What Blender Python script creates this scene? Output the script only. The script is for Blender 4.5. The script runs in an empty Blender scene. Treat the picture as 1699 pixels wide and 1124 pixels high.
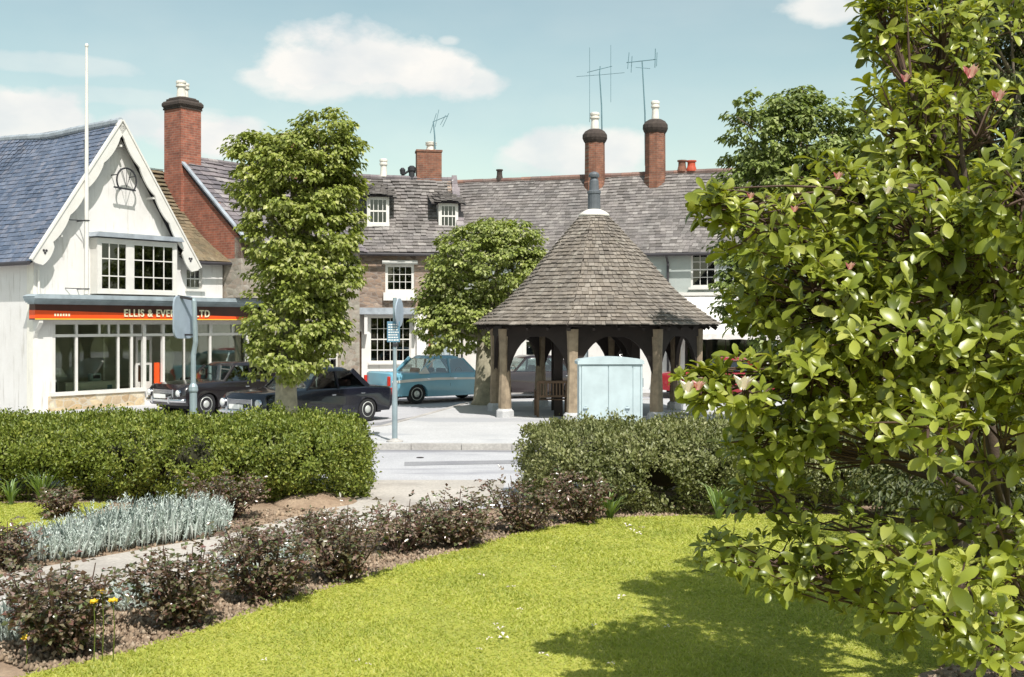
import bpy, math, random
import numpy as np
from mathutils import Vector, Matrix
random.seed(7); rng = np.random.default_rng(11)
R = math.radians
sc = bpy.context.scene
# ---------------------------------------------------------------- camera
FPX, HZ, CX, EYE = 1900.0, 537.0, 849.5, 2.5      # focal length, horizon, centre column (photo pixels), eye height
cam = bpy.data.cameras.new('camera'); co = bpy.data.objects.new('camera', cam); sc.collection.objects.link(co)
co.location = (0, 0, EYE); co.rotation_euler = (R(90), 0, 0)
cam.sensor_width = 36; cam.lens = 36*FPX/1699; cam.shift_y = -(562-HZ)/1699; cam.clip_end = 2000; cam.clip_start = .05
sc.camera = co
# ---------------------------------------------------------------- sun and sky
SUN = Vector((.37, -.929, 0)).normalized(); ELEV = R(54)
sl = bpy.data.lights.new('sun', 'SUN'); sl.energy = 4.0; sl.angle = R(.5); sl.color = (1, .96, .92)
so = bpy.data.objects.new('sun', sl); sc.collection.objects.link(so)
sd = Vector((SUN.x*math.cos(ELEV), SUN.y*math.cos(ELEV), math.sin(ELEV)))
so.rotation_euler = sd.to_track_quat('Z', 'Y').to_euler(); so.location = (10, -10, 20)
W = bpy.data.worlds.new('World'); sc.world = W; W.use_nodes = True
wt = W.node_tree; wt.nodes.clear()
def wn(t, **k):
    n = wt.nodes.new(t)
    for a, b in k.items(): setattr(n, a, b)
    return n
def wm(op, a, b=None, c=None, clamp=False):
    n = wn('ShaderNodeMath', operation=op, use_clamp=clamp)
    for i, v in enumerate((a, b, c)):
        if v is None: continue
        if isinstance(v, (int, float)): n.inputs[i].default_value = v
        else: wt.links.new(v, n.inputs[i])
    return n.outputs[0]
sky = wn('ShaderNodeTexSky', sky_type='NISHITA'); sky.sun_disc = False; sky.sun_elevation = ELEV
sky.sun_rotation = math.atan2(SUN.x, SUN.y); sky.air_density = 1.0; sky.dust_density = 1.2; sky.ozone_density = 1.0
tc = wn('ShaderNodeTexCoord'); sp = wn('ShaderNodeSeparateXYZ'); wt.links.new(tc.outputs['Generated'], sp.inputs[0])
az = wm('ARCTAN2', sp.outputs[0], sp.outputs[1]); el = wm('ARCSINE', sp.outputs[2])
nz = wn('ShaderNodeTexNoise'); nz.inputs['Scale'].default_value = 9; nz.inputs['Detail'].default_value = 9; nz.inputs['Roughness'].default_value = .58
mp = wn('ShaderNodeMapping'); mp.inputs['Scale'].default_value = (1, 1, 1.7)
wt.links.new(tc.outputs['Generated'], mp.inputs[0]); wt.links.new(mp.outputs[0], nz.inputs[0])
nf = wm('MULTIPLY', wm('SUBTRACT', nz.outputs[0], .5), 2.6)
CLOUDS = [  # centre and radii on the photograph's pixel grid, turned into azimuth / elevation; last: density
 (600,108,105,58,1.0),(500,112,90,42,1),(700,112,100,44,1),(770,130,60,26,.8),(440,130,60,22,.7),(560,140,170,30,.8),
 (45,190,80,42,.9),(20,215,110,26,.9),(330,225,95,40,.95),(240,210,60,24,.7),(400,215,40,24,.7),
 (1010,250,80,40,.9),(920,255,80,30,.85),(880,268,60,24,.6),(1370,15,80,26,.8),(1500,5,120,30,.7),(745,68,22,10,.5),
 (60,105,120,14,.35),(180,160,120,13,.32),(300,182,90,10,.28),(-300,130,180,70,1),(2100,150,220,80,1),(2600,60,260,90,1),(-800,60,240,80,1)]
dens = None
for cx_, cy_, rx, ry, k in CLOUDS:
    a0 = math.atan((cx_-CX)/FPX); e0 = math.atan((HZ-cy_)/FPX*math.cos(a0))
    rx /= FPX; ry /= FPX
    dx = wm('DIVIDE', wm('SUBTRACT', az, a0), rx*1.26); dy = wm('DIVIDE', wm('SUBTRACT', el, e0), ry*1.26)
    q = wm('SQRT', wm('ADD', wm('MULTIPLY', dx, dx), wm('MULTIPLY', dy, dy)))
    v = wm('MULTIPLY', wm('ADD', wm('SUBTRACT', 1.0, q), wm('MULTIPLY', nf, .95)), 2.5)
    v = wm('MULTIPLY', wm('SMOOTH_MIN', wm('MAXIMUM', v, 0), 1.0, .3), k)
    dens = v if dens is None else wm('MAXIMUM', dens, v)
hz = wm('MULTIPLY', wm('POWER', wm('SUBTRACT', 1.0, wm('ABSOLUTE', sp.outputs[2]), clamp=True), 7), .42)
dens = wm('MAXIMUM', dens, hz)
wisp = wn('ShaderNodeTexNoise'); wisp.inputs['Scale'].default_value = 2.4; wisp.inputs['Detail'].default_value = 5
mp2 = wn('ShaderNodeMapping'); mp2.inputs['Scale'].default_value = (1, 1, 4); mp2.inputs['Rotation'].default_value = (0, .25, 0)
wt.links.new(tc.outputs['Generated'], mp2.inputs[0]); wt.links.new(mp2.outputs[0], wisp.inputs[0])
dens = wm('ADD', dens, wm('MULTIPLY', wm('SUBTRACT', wisp.outputs[0], .42, clamp=True), .5), clamp=True)
tint = wn('ShaderNodeMix', data_type='RGBA', blend_type='MULTIPLY'); tint.inputs[0].default_value = 1
wt.links.new(sky.outputs[0], tint.inputs[6]); tint.inputs[7].default_value = (1.34, 1.31, .97, 1)
cl = wn('ShaderNodeMix', data_type='RGBA'); wt.links.new(dens, cl.inputs[0]); wt.links.new(tint.outputs[2], cl.inputs[6])

csh = wn('ShaderNodeTexNoise'); csh.inputs['Scale'].default_value = 14; csh.inputs['Detail'].default_value = 6; wt.links.new(mp.outputs[0], csh.inputs[0])
ccr = wn('ShaderNodeValToRGB'); ccr.color_ramp.elements[0].position = .32; ccr.color_ramp.elements[0].color = (5.6, 5.9, 6.0, 1); ccr.color_ramp.elements[1].position = .6; ccr.color_ramp.elements[1].color = (7.1, 6.95, 6.6, 1)
wt.links.new(csh.outputs[0], ccr.inputs[0]); wt.links.new(ccr.outputs[0], cl.inputs[7])
bg = wn('ShaderNodeBackground'); bg.inputs[1].default_value = .10; wt.links.new(cl.outputs[2], bg.inputs[0])
wo = wn('ShaderNodeOutputWorld'); wt.links.new(bg.outputs[0], wo.inputs[0])
vs = sc.view_settings; vs.view_transform = 'Standard'; vs.look = 'None'; vs.gamma = 1; vs.exposure = .48; vs.use_curve_mapping = False
sc.cycles.max_bounces = 6; sc.cycles.transparent_max_bounces = 12
try: sc.cycles.use_denoising = True
except Exception: pass

# ---------------------------------------------------------------- helpers
def gp(x, y):
    d = EYE*FPX/(y-HZ); return ((x-CX)/FPX*d, d)
def at(x, y, d): return Vector(((x-CX)/FPX*d, d, EYE+(HZ-y)*d/FPX))
def tag(o, label=None, cat=None, group=None, kind=None):
    if label: o['label'] = label
    if cat: o['category'] = cat
    if group: o['group'] = group
    if kind: o['kind'] = kind
    return o
def empty(name, loc=(0,0,0), rz=0):
    o = bpy.data.objects.new(name, None); sc.collection.objects.link(o); o.location = loc; o.rotation_euler = (0,0,rz)
    o.empty_display_size = .2; return o
def copy_tree(o, parent=None):
    c = o.copy(); sc.collection.objects.link(c); c.parent = parent
    for ch in list(o.children): copy_tree(ch, c)
    return c
class Fr:
    """a wall's own frame: x along the wall, y into the building, z up"""
    def __init__(s, x, y, ang):
        s.o = (x, y); s.a = ang; s.c = math.cos(ang); s.s = math.sin(ang)
    def px(s, x, y, n=0):
        u = (x-CX)/FPX; ox = s.o[0]+n*s.s; oy = s.o[1]-n*s.c
        t = (u*oy-ox)/(s.c-u*s.s); d = oy+t*s.s
        return t, EYE+(HZ-y)*d/FPX
    def w(s, x, y, z=0): return Vector((s.o[0]+x*s.c-y*s.s, s.o[1]+x*s.s+y*s.c, z))
class MB:
    def __init__(s): s.v = []; s.f = []; s.m = []; s.mi = 0
    def add(s, vs, fs):
        b = len(s.v); s.v += [tuple(p) for p in vs]
        for f in fs: s.f.append(tuple(b+i for i in f)); s.m.append(s.mi)
        return s
    def box(s, x0, x1, y0, y1, z0, z1):
        if x0 > x1: x0, x1 = x1, x0
        if y0 > y1: y0, y1 = y1, y0
        if z0 > z1: z0, z1 = z1, z0
        return s.add([(x0,y0,z0),(x1,y0,z0),(x1,y1,z0),(x0,y1,z0),(x0,y0,z1),(x1,y0,z1),(x1,y1,z1),(x0,y1,z1)],
              [(3,2,1,0),(4,5,6,7),(0,1,5,4),(1,2,6,5),(2,3,7,6),(3,0,4,7)])
    def bbox(s, x0, x1, y0, y1, z0, z1, b=.02):
        """box with chamfered edges"""
        vs = []; 
        for zz, k in ((z0, b), (z0+b, 0), (z1-b, 0), (z1, b)):
            for (x, y, sx, sy) in ((x0,y0,1,1),(x1,y0,-1,1),(x1,y1,-1,-1),(x0,y1,1,-1)):
                a = b if k == 0 else b*1.7
                c = 0 if k == 0 else b*.7
                p1 = (x+sx*(a+0), y+sy*c, zz); p2 = (x+sx*c, y+sy*a, zz)
                vs += ([p2, p1] if (sx*sy > 0) else [p1, p2])
        fs = [tuple(range(7,-1,-1)), tuple(range(24,32))]
        for r in range(3):
            for i in range(8): j = (i+1) % 8; fs.append((r*8+i, r*8+j, (r+1)*8+j, (r+1)*8+i))
        return s.add(vs, fs)
    def bar(s, a, b, w, h=None, up=(0,0,1)):
        a = Vector(a); b = Vector(b); h = h or w; d = (b-a).normalized(); u = Vector(up)
        if abs(d.dot(u)) > .98: u = Vector((0,1,0))
        x = d.cross(u).normalized(); y = x.cross(d).normalized()
        vs = [p + x*i*w/2 + y*j*h/2 for p in (a, b) for i, j in ((-1,-1),(1,-1),(1,1),(-1,1))]
        return s.add(vs, [(3,2,1,0),(4,5,6,7),(0,1,5,4),(1,2,6,5),(2,3,7,6),(3,0,4,7)])
    def tube(s, pts, rad, n=8, cap=True):
        pts = [Vector(p) for p in pts]; k = len(pts)
        if isinstance(rad, (int, float)): rad = [rad]*k
        ref = Vector((.3,.2,1)).normalized(); vs = []
        for i, p in enumerate(pts):
            t = (pts[min(i+1,k-1)]-pts[max(i-1,0)]).normalized()
            if abs(t.dot(ref)) > .97: ref = Vector((1,.1,0)).normalized()
            x = t.cross(ref).normalized(); y = x.cross(t)
            for j in range(n):
                a = 2*math.pi*j/n; vs.append(p+(x*math.cos(a)+y*math.sin(a))*rad[i])
        fs = [(i*n+j, (i+1)*n+j, (i+1)*n+(j+1)%n, i*n+(j+1)%n) for i in range(k-1) for j in range(n)]
        if cap: fs += [tuple(range(n)), tuple(range(k*n-1, (k-1)*n-1, -1))]
        return s.add(vs, fs)
    def lathe(s, prof, c=(0,0,0), n=20, ph=0, sq=None):
        vs = []; c = Vector(c)
        for r, z in prof:
            for j in range(n):
                a = 2*math.pi*j/n+ph; vs.append(c+Vector((r*math.cos(a), r*math.sin(a), z)))
        k = len(prof)
        fs = [(i*n+j, i*n+(j+1)%n, (i+1)*n+(j+1)%n, (i+1)*n+j) for i in range(k-1) for j in range(n)]
        fs += [tuple(range(n-1,-1,-1)), tuple(range((k-1)*n, k*n))]
        return s.add(vs, fs)
    def prism(s, poly, y0, y1):
        """poly in (x,z), extruded along y"""
        n = len(poly); vs = [(x,y0,z) for x,z in poly]+[(x,y1,z) for x,z in poly]
        fs = [tuple(range(n)), tuple(range(2*n-1,n-1,-1))]+[(i,(i+1)%n+0,(i+1)%n+n,i+n)[::-1] for i in range(n)]
        return s.add(vs, fs)
    def slab(s, poly, z0, z1):
        n = len(poly); vs = [(x,y,z0) for x,y in poly]+[(x,y,z1) for x,y in poly]
        return s.add(vs, [tuple(range(n-1,-1,-1)), tuple(range(n,2*n))]+[(i,(i+1)%n,(i+1)%n+n,i+n) for i in range(n)])
    def build(s, name, mats, parent=None, smooth=False, bevel=0):
        me = bpy.data.meshes.new(name); me.from_pydata(s.v, [], s.f)
        if not isinstance(mats, (list, tuple)): mats = [mats]
        for m in mats: me.materials.append(m)
        if len(mats) > 1: me.polygons.foreach_set('material_index', s.m)
        if smooth: me.polygons.foreach_set('use_smooth', [True]*len(me.polygons))
        me.update(); o = bpy.data.objects.new(name, me); sc.collection.objects.link(o)
        if parent is not None: o.parent = parent
        if bevel:
            b = o.modifiers.new('bevel', 'BEVEL'); b.width = bevel; b.segments = 2; b.limit_method = 'ANGLE'; b.angle_limit = R(40)
        return o
def npmesh(name, V, F, mats, parent=None, mi=None, smooth=False):
    """V (n,3) float, F (m,k) int"""
    me = bpy.data.meshes.new(name); n, k = F.shape
    me.vertices.add(len(V)); me.vertices.foreach_set('co', V.astype(np.float32).ravel())
    me.loops.add(n*k); me.loops.foreach_set('vertex_index', F.astype(np.int32).ravel())
    me.polygons.add(n); me.polygons.foreach_set('loop_start', np.arange(0, n*k, k, dtype=np.int32))
    if not isinstance(mats, (list, tuple)): mats = [mats]
    for m in mats: me.materials.append(m)
    if mi is not None: me.polygons.foreach_set('material_index', mi.astype(np.int32))
    if smooth: me.polygons.foreach_set('use_smooth', np.ones(n, dtype=bool))
    me.update(calc_edges=True); me.validate()
    o = bpy.data.objects.new(name, me); sc.collection.objects.link(o)
    if parent is not None: o.parent = parent
    return o
def unit(a): return a/np.maximum(np.linalg.norm(a, axis=-1, keepdims=True), 1e-9)
def leaf_np(C, D, N, L, Wd, fold=.25):
    """folded diamond leaves: C base, D direction, N normal, L length, Wd width (arrays)"""
    n = len(C); D = unit(D); S = unit(np.cross(D, N)); N = unit(np.cross(S, D)); L = np.broadcast_to(L, (n,))[:,None]; Wd = np.broadcast_to(Wd, (n,))[:,None]
    a = C; t = C+D*L-N*L*.18; m = C+D*L*.5
    l = m+S*Wd*.5+N*Wd*fold; r = m-S*Wd*.5+N*Wd*fold
    V = np.stack([a, l, t, r], 1).reshape(-1, 3); b = np.arange(n)[:,None]*4
    F = np.concatenate([b+np.array([[0,2,1]]), b+np.array([[0,3,2]])], 0)
    return V, F
def rnd_dir(n): return unit(rng.normal(size=(n,3)))

# ---------------------------------------------------------------- materials
MATS = {}
def nodes(name):
    m = bpy.data.materials.new(name); m.use_nodes = True; t = m.node_tree
    return m, t, t.nodes['Principled BSDF'], t.nodes['Material Output']
def ramp(t, fac, stops):
    r = t.nodes.new('ShaderNodeValToRGB'); e = r.color_ramp.elements
    while len(e) < len(stops): e.new(.5)
    for i, (p, c) in enumerate(stops): e[i].position = p; e[i].color = (*c, 1)
    t.links.new(fac, r.inputs[0]); return r.outputs[0]
def noise(t, scale, detail=5, vec=None, rough=.6, stretch=None):
    n = t.nodes.new('ShaderNodeTexNoise'); n.inputs['Scale'].default_value = scale; n.inputs['Detail'].default_value = detail; n.inputs['Roughness'].default_value = rough
    c = t.nodes.new('ShaderNodeTexCoord')
    if stretch:
        mp = t.nodes.new('ShaderNodeMapping'); mp.inputs['Scale'].default_value = stretch
        t.links.new(c.outputs['Object'], mp.inputs[0]); t.links.new(mp.outputs[0], n.inputs[0])
    else: t.links.new(c.outputs['Object'], n.inputs[0])
    return n.outputs[0]
def mixc(t, f, a, b, mode='MIX'):
    n = t.nodes.new('ShaderNodeMix'); n.data_type = 'RGBA'; n.blend_type = mode
    for i, v in ((0, f), (6, a), (7, b)):
        if isinstance(v, (int, float)): n.inputs[i].default_value = v
        elif isinstance(v, tuple): n.inputs[i].default_value = (*v, 1)
        else: t.links.new(v, n.inputs[i])
    return n.outputs[2]
def bump(t, b, h, s, dist=.01):
    n = t.nodes.new('ShaderNodeBump'); n.inputs['Strength'].default_value = s; n.inputs['Distance'].default_value = dist
    t.links.new(h, n.inputs['Height']); t.links.new(n.outputs[0], b.inputs['Normal'])
def plain(name, c, rough=.6, metal=0, var=.25, scale=3, bs=.15, spec=.5, coat=0):
    m, t, b, o = nodes(name); dk = tuple(x*(1-var) for x in c)
    nn = noise(t, scale, 6); col = ramp(t, nn, [(.3, dk), (.62, c)])
    t.links.new(col, b.inputs['Base Color']); b.inputs['Roughness'].default_value = rough; b.inputs['Metallic'].default_value = metal
    b.inputs['Specular IOR Level'].default_value = spec; b.inputs['Coat Weight'].default_value = coat
    if bs: bump(t, b, noise(t, scale*9, 4), bs, .006)
    MATS[name] = m; return m
def tile_mat(name, cols, rough=.85, lichen=None):
    m, t, b, o = nodes(name); g = t.nodes.new('ShaderNodeNewGeometry')
    k = len(cols); c = ramp(t, g.outputs['Random Per Island'], [(i/(k-1), cc) for i, cc in enumerate(cols)])
    n1 = noise(t, 1.3, 6); c = mixc(t, .55, c, ramp(t, n1, [(.3, (.55,.55,.55)), (.7, (1.25,1.2,1.15))]), 'MULTIPLY')
    n2 = noise(t, 22, 3); c = mixc(t, .5, c, ramp(t, n2, [(.35, (.6,.6,.6)), (.65, (1.2,1.2,1.2))]), 'MULTIPLY')
    if lichen: c = mixc(t, ramp(t, noise(t, 5, 7, rough=.7), [(.6, (0,0,0)), (.68, (.8,.8,.8))]), c, lichen)
    t.links.new(c, b.inputs['Base Color']); b.inputs['Roughness'].default_value = rough
    bump(t, b, n2, .5, .01); MATS[name] = m; return m
def stone_mat(name, cols, mortar, scale=3.2, sy=1.6):
    m, t, b, o = nodes(name); c = t.nodes.new('ShaderNodeTexCoord'); mp = t.nodes.new('ShaderNodeMapping'); mp.inputs['Scale'].default_value = (1,1,sy)
    t.links.new(c.outputs['Object'], mp.inputs[0])
    v = t.nodes.new('ShaderNodeTexVoronoi'); v.inputs['Scale'].default_value = scale; t.links.new(mp.outputs[0], v.inputs[0])
    e = t.nodes.new('ShaderNodeTexVoronoi'); e.feature = 'DISTANCE_TO_EDGE'; e.inputs['Scale'].default_value = scale; t.links.new(mp.outputs[0], e.inputs[0])
    sx = t.nodes.new('ShaderNodeSeparateColor'); t.links.new(v.outputs['Color'], sx.inputs[0])
    k = len(cols); cc = ramp(t, sx.outputs[0], [(i/(k-1), q) for i, q in enumerate(cols)])
    cc = mixc(t, .5, cc, ramp(t, noise(t, 14, 5), [(.3,(.6,.6,.6)),(.7,(1.2,1.2,1.2))]), 'MULTIPLY')
    cc = mixc(t, ramp(t, e.outputs['Distance'], [(.02,(1,1,1)),(.07,(0,0,0))]), cc, mortar)
    t.links.new(cc, b.inputs['Base Color']); b.inputs['Roughness'].default_value = .9
    bump(t, b, e.outputs['Distance'], .6, .03); MATS[name] = m; return m
def brick_mat(name, c1, c2, mort, rot=(0,0,0), sc_=1.0):
    m, t, b, o = nodes(name); c = t.nodes.new('ShaderNodeTexCoord'); s = t.nodes.new('ShaderNodeSeparateXYZ'); t.links.new(c.outputs['Object'], s.inputs[0])
    ad = t.nodes.new('ShaderNodeMath'); ad.operation = 'ADD'; t.links.new(s.outputs[0], ad.inputs[0]); t.links.new(s.outputs[1], ad.inputs[1])
    cb = t.nodes.new('ShaderNodeCombineXYZ'); t.links.new(ad.outputs[0], cb.inputs[0]); t.links.new(s.outputs[2], cb.inputs[1])
    br = t.nodes.new('ShaderNodeTexBrick'); t.links.new(cb.outputs[0], br.inputs[0]); br.inputs['Scale'].default_value = 1
    br.inputs['Brick Width'].default_value = .23*sc_; br.inputs['Row Height'].default_value = .078*sc_; br.inputs['Mortar Size'].default_value = .009
    br.inputs['Color1'].default_value = (*c1,1); br.inputs['Color2'].default_value = (*c2,1); br.inputs['Mortar'].default_value = (*mort,1)
    cc = mixc(t, .7, br.outputs[0], ramp(t, noise(t, 4, 7), [(.3,(.45,.42,.42)),(.68,(1.25,1.2,1.15))]), 'MULTIPLY')
    t.links.new(cc, b.inputs['Base Color']); b.inputs['Roughness'].default_value = .9; bump(t, b, br.outputs['Fac'], -.5, .01); MATS[name] = m; return m
def render_mat(name, c, dirt=(.5,.47,.42), amt=.5):
    m, t, b, o = nodes(name)
    cc = mixc(t, .6, c, ramp(t, noise(t, 1.1, 8, rough=.7), [(.3,(.82,.81,.79)),(.6,(1,1,1))]), 'MULTIPLY')
    st = ramp(t, noise(t, 2.2, 6, stretch=(3,3,.35)), [(.56,(0,0,0)),(.8,(amt,amt,amt))]); cc = mixc(t, st, cc, dirt)
    sp_ = ramp(t, noise(t, 40, 2), [(.66,(0,0,0)),(.72,(.5,.5,.5))]); cc = mixc(t, sp_, cc, (.5,.48,.44))
    t.links.new(cc, b.inputs['Base Color']); b.inputs['Roughness'].default_value = .9; bump(t, b, noise(t, 26, 5), .35, .012); MATS[name] = m; return m
def leaf_mat(name, cols, rough=.45, trans=.35, tcol=None, spec=.4):
    m, t, b, o = nodes(name); g = t.nodes.new('ShaderNodeNewGeometry'); k = len(cols)
    c = ramp(t, g.outputs['Random Per Island'], [(i/(k-1), q) for i, q in enumerate(cols)])
    c = mixc(t, .5, c, ramp(t, noise(t, 1.6, 3), [(.3,(.65,.72,.6)),(.7,(1.25,1.2,1.1))]), 'MULTIPLY')
    t.links.new(c, b.inputs['Base Color']); b.inputs['Roughness'].default_value = rough; b.inputs['Specular IOR Level'].default_value = spec
    tr = t.nodes.new('ShaderNodeBsdfTranslucent'); tt = mixc(t, 1.0, c, tcol or (1.3,1.35,.5), 'MULTIPLY'); t.links.new(tt, tr.inputs[0])
    mx = t.nodes.new('ShaderNodeMixShader'); mx.inputs[0].default_value = trans
    t.links.new(b.outputs[0], mx.inputs[1]); t.links.new(tr.outputs[0], mx.inputs[2]); t.links.new(mx.outputs[0], o.inputs[0])
    MATS[name] = m; return m
def glass_mat(name, tint=(.75,.85,.82), ref=.10):
    m, t, b, o = nodes(name); t.nodes.remove(b)
    tr = t.nodes.new('ShaderNodeBsdfTransparent'); tr.inputs[0].default_value = (*tint,1)
    gl = t.nodes.new('ShaderNodeBsdfGlossy'); gl.inputs['Roughness'].default_value = .02
    f = t.nodes.new('ShaderNodeFresnel'); f.inputs[0].default_value = 1.5; a = t.nodes.new('ShaderNodeMath'); a.operation = 'ADD'; a.inputs[1].default_value = ref-.04; a.use_clamp = True
    t.links.new(f.outputs[0], a.inputs[0]); mx = t.nodes.new('ShaderNodeMixShader'); t.links.new(a.outputs[0], mx.inputs[0])
    t.links.new(tr.outputs[0], mx.inputs[1]); t.links.new(gl.outputs[0], mx.inputs[2]); t.links.new(mx.outputs[0], o.inputs[0]); MATS[name] = m; return m
def ground_mat(name, c1, c2, s1=.5, s2=40, rough=.95, bs=.3, patches=None, pc=None, pst=None):
    m, t, b, o = nodes(name)
    c = ramp(t, noise(t, s1, 8, rough=.65), [(.3,c1),(.68,c2)])
    c = mixc(t, .5, c, ramp(t, noise(t, s2, 4), [(.35,(.7,.7,.7)),(.65,(1.2,1.2,1.2))]), 'MULTIPLY')
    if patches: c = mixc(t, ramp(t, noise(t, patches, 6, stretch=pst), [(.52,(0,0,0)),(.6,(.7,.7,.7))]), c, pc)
    t.links.new(c, b.inputs['Base Color']); b.inputs['Roughness'].default_value = rough; b.inputs['Specular IOR Level'].default_value = .2
    bump(t, b, noise(t, s2*1.5, 4), bs, .02); MATS[name] = m; return m
M = MATS
render_mat('white_render', (.74,.72,.69), (.38,.35,.30), .9); render_mat('cream_render', (.8,.77,.68)); render_mat('grey_render', (.42,.46,.43), amt=.6)
plain('white_paint', (.72,.70,.65), .5, var=.12, bs=.08); plain('grey_paint', (.36,.42,.45), .6, var=.3)
plain('lead', (.38,.42,.46), .6, var=.35, bs=.3); plain('curtain', (.78,.76,.72), .9, var=.2, scale=9)
plain('room_shade', (.05,.04,.035), .9); plain('shop_floor', (.18,.14,.1), .8)
plain('dark_gutter', (.05,.045,.05), .6); plain('brown_fascia', (.075,.022,.012), .4, var=.3, bs=0)
plain('orange_fascia', (.85,.09,.012), .4, var=.1, bs=0); plain('yellow_line', (.85,.55,.05), .5, var=.1, bs=0); plain('gold_letter', (.86,.8,.55), .5, var=.1, bs=0)
stone_mat('gold_stone', [(.5,.36,.2),(.62,.5,.32),(.42,.3,.18),(.68,.6,.45)], (.5,.45,.36), 3.4)
stone_mat('rubble', [(.25,.17,.12),(.36,.26,.19),(.18,.13,.10),(.42,.33,.26)], (.26,.22,.19), 4.2, 2.2)
stone_mat('grey_rubble', [(.22,.19,.15),(.36,.33,.27),(.28,.22,.17),(.42,.38,.32)], (.3,.27,.23), 3.8, 1.9)
brick_mat('red_brick', (.38,.13,.08), (.25,.09,.06), (.32,.2,.15)); brick_mat('old_brick', (.27,.11,.065), (.17,.075,.05), (.22,.15,.11))
brick_mat('orange_brick', (.34,.12,.05), (.26,.09,.04), (.3,.2,.14))
tile_mat('blue_slate', [(.105,.14,.21),(.17,.20,.27),(.085,.115,.175),(.20,.215,.27)], .6, lichen=(.24,.23,.22))
tile_mat('brown_tile', [(.16,.12,.07),(.21,.165,.10),(.12,.10,.06),(.25,.20,.13)], lichen=(.28,.27,.10))
tile_mat('grey_stone_tile', [(.17,.15,.16),(.24,.21,.22),(.13,.12,.135),(.34,.31,.31)], lichen=(.48,.46,.44))
tile_mat('plum_tile', [(.165,.15,.145),(.245,.225,.215),(.13,.118,.11),(.31,.29,.275)], lichen=(.38,.36,.33))
tile_mat('shelter_tile', [(.19,.165,.135),(.25,.22,.185),(.15,.13,.11),(.31,.28,.24)], lichen=(.36,.34,.27))
tile_mat('ridge_red', [(.22,.13,.11),(.20,.15,.135),(.30,.17,.13)])
plain('oak_light', (.36,.28,.19), .85, var=.45, scale=5, bs=.5); plain('oak_dark_shaded', (.03,.021,.017), .85, var=.4, bs=.4); plain('oak_bench', (.16,.10,.06), .75, var=.4)  # dark oak: same timber with the shelter's inner shade put into its colour
plain('pot_white', (.78,.74,.66), .6, var=.25); plain('pot_red', (.5,.08,.035), .7, var=.3); plain('cap_dark', (.065,.05,.042), .95, var=.4, scale=8, bs=.6)
plain('metal_grey', (.34,.42,.45), .5, .3, var=.3); plain('aerial', (.18,.30,.34), .5, .4); plain('iron', (.04,.04,.045), .6, .3)
plain('cabinet', (.50,.60,.62), .55, var=.2, scale=2.5); plain('sign_back', (.36,.43,.50), .6, .1, var=.2); plain('sign_blue', (.12,.25,.34), .5, bs=0); plain('sign_white', (.8,.82,.8), .5, bs=0)
glass_mat('glass', (.30,.34,.33), .10); glass_mat('shop_glass', (.82,.86,.78), .06); glass_mat('car_glass', (.55,.66,.66), .16)  # house glass tinted dark in place of unlit rooms behind it
def paint(name, c, rough=.25): return plain(name, c, rough, 0, .12, 2, .02, .6, .7)
paint('black_paint', (.014,.011,.013)); paint('navy_paint', (.010,.011,.019)); paint('blue_paint', (.18,.42,.54), .3); paint('red_paint', (.30,.02,.03)); paint('maroon_paint', (.022,.014,.017)); paint('ivory_paint', (.75,.72,.66), .3)
plain('chrome', (.75,.76,.78), .15, 1, var=.1, bs=0); plain('tyre', (.022,.022,.024), .85); plain('lamp_glass', (.85,.85,.8), .15, bs=0); plain('lamp_red', (.6,.03,.015), .2, bs=0); plain('seat_leather', (.12,.05,.04), .6)
ground_mat('tarmac', (.40,.40,.42), (.52,.52,.53), .35, 45, patches=.5, pc=(.27,.27,.30), pst=(.28,1.1,1)); ground_mat('paving', (.46,.46,.46), (.56,.56,.56), .4, 35, patches=.55, pc=(.36,.37,.39), pst=(.4,1,1))  # stretched grey bands put shadow patterns into the tarmac's colour
ground_mat('path_mat', (.40,.37,.33), (.53,.49,.44), .8, 25, patches=.6, pc=(.33,.30,.27)); ground_mat('kerb_stone', (.34,.32,.3), (.5,.48,.45), 1, 20)
ground_mat('soil_mat', (.23,.16,.11), (.40,.30,.21), 2.5, 18, bs=.9); ground_mat('turf', (.36,.38,.07), (.50,.49,.10), .6, 60, bs=.8)
ground_mat('far_ground', (.12,.13,.06), (.2,.2,.1), .1, 3)
leaf_mat('grass_blade', [(.45,.49,.09),(.54,.57,.13),(.37,.43,.08),(.62,.60,.22)], .6, .45, (1.1,1.1,.7))
leaf_mat('lime_leaf', [(.20,.25,.05),(.33,.37,.09),(.12,.15,.03),(.52,.53,.22)], .42, .3)  # palest tone puts gloss highlights into the leaf colour
leaf_mat('lime_deep', [(.21,.26,.06),(.34,.39,.11),(.12,.15,.04),(.50,.52,.24)], .42, .28)
leaf_mat('dark_lime', [(.15,.20,.05),(.25,.31,.085),(.09,.12,.035),(.38,.43,.18)], .42, .25)
leaf_mat('hedge_leaf', [(.15,.20,.035),(.24,.29,.05),(.10,.13,.025),(.36,.38,.08)], .45, .28)
leaf_mat('hedge_leaf_dull', [(.17,.19,.07),(.25,.27,.11),(.12,.13,.05),(.34,.34,.17)], .45, .22)
leaf_mat('magnolia_leaf', [(.19,.24,.03),(.31,.35,.05),(.09,.12,.016),(.26,.30,.04),(.13,.16,.02),(.38,.41,.08),(.21,.25,.03),(.48,.49,.14)], .34, .30, (1.4,1.3,.45), spec=.55)
leaf_mat('rose_leaf', [(.11,.12,.05),(.19,.095,.085),(.08,.12,.04),(.32,.22,.20),(.13,.17,.06)], .25, .2, (1.3,.8,.6), spec=.9)
leaf_mat('silver_leaf', [(.55,.62,.60),(.68,.75,.74),(.40,.48,.43),(.8,.84,.84)], .7, .15, (1,1,1))
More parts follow.
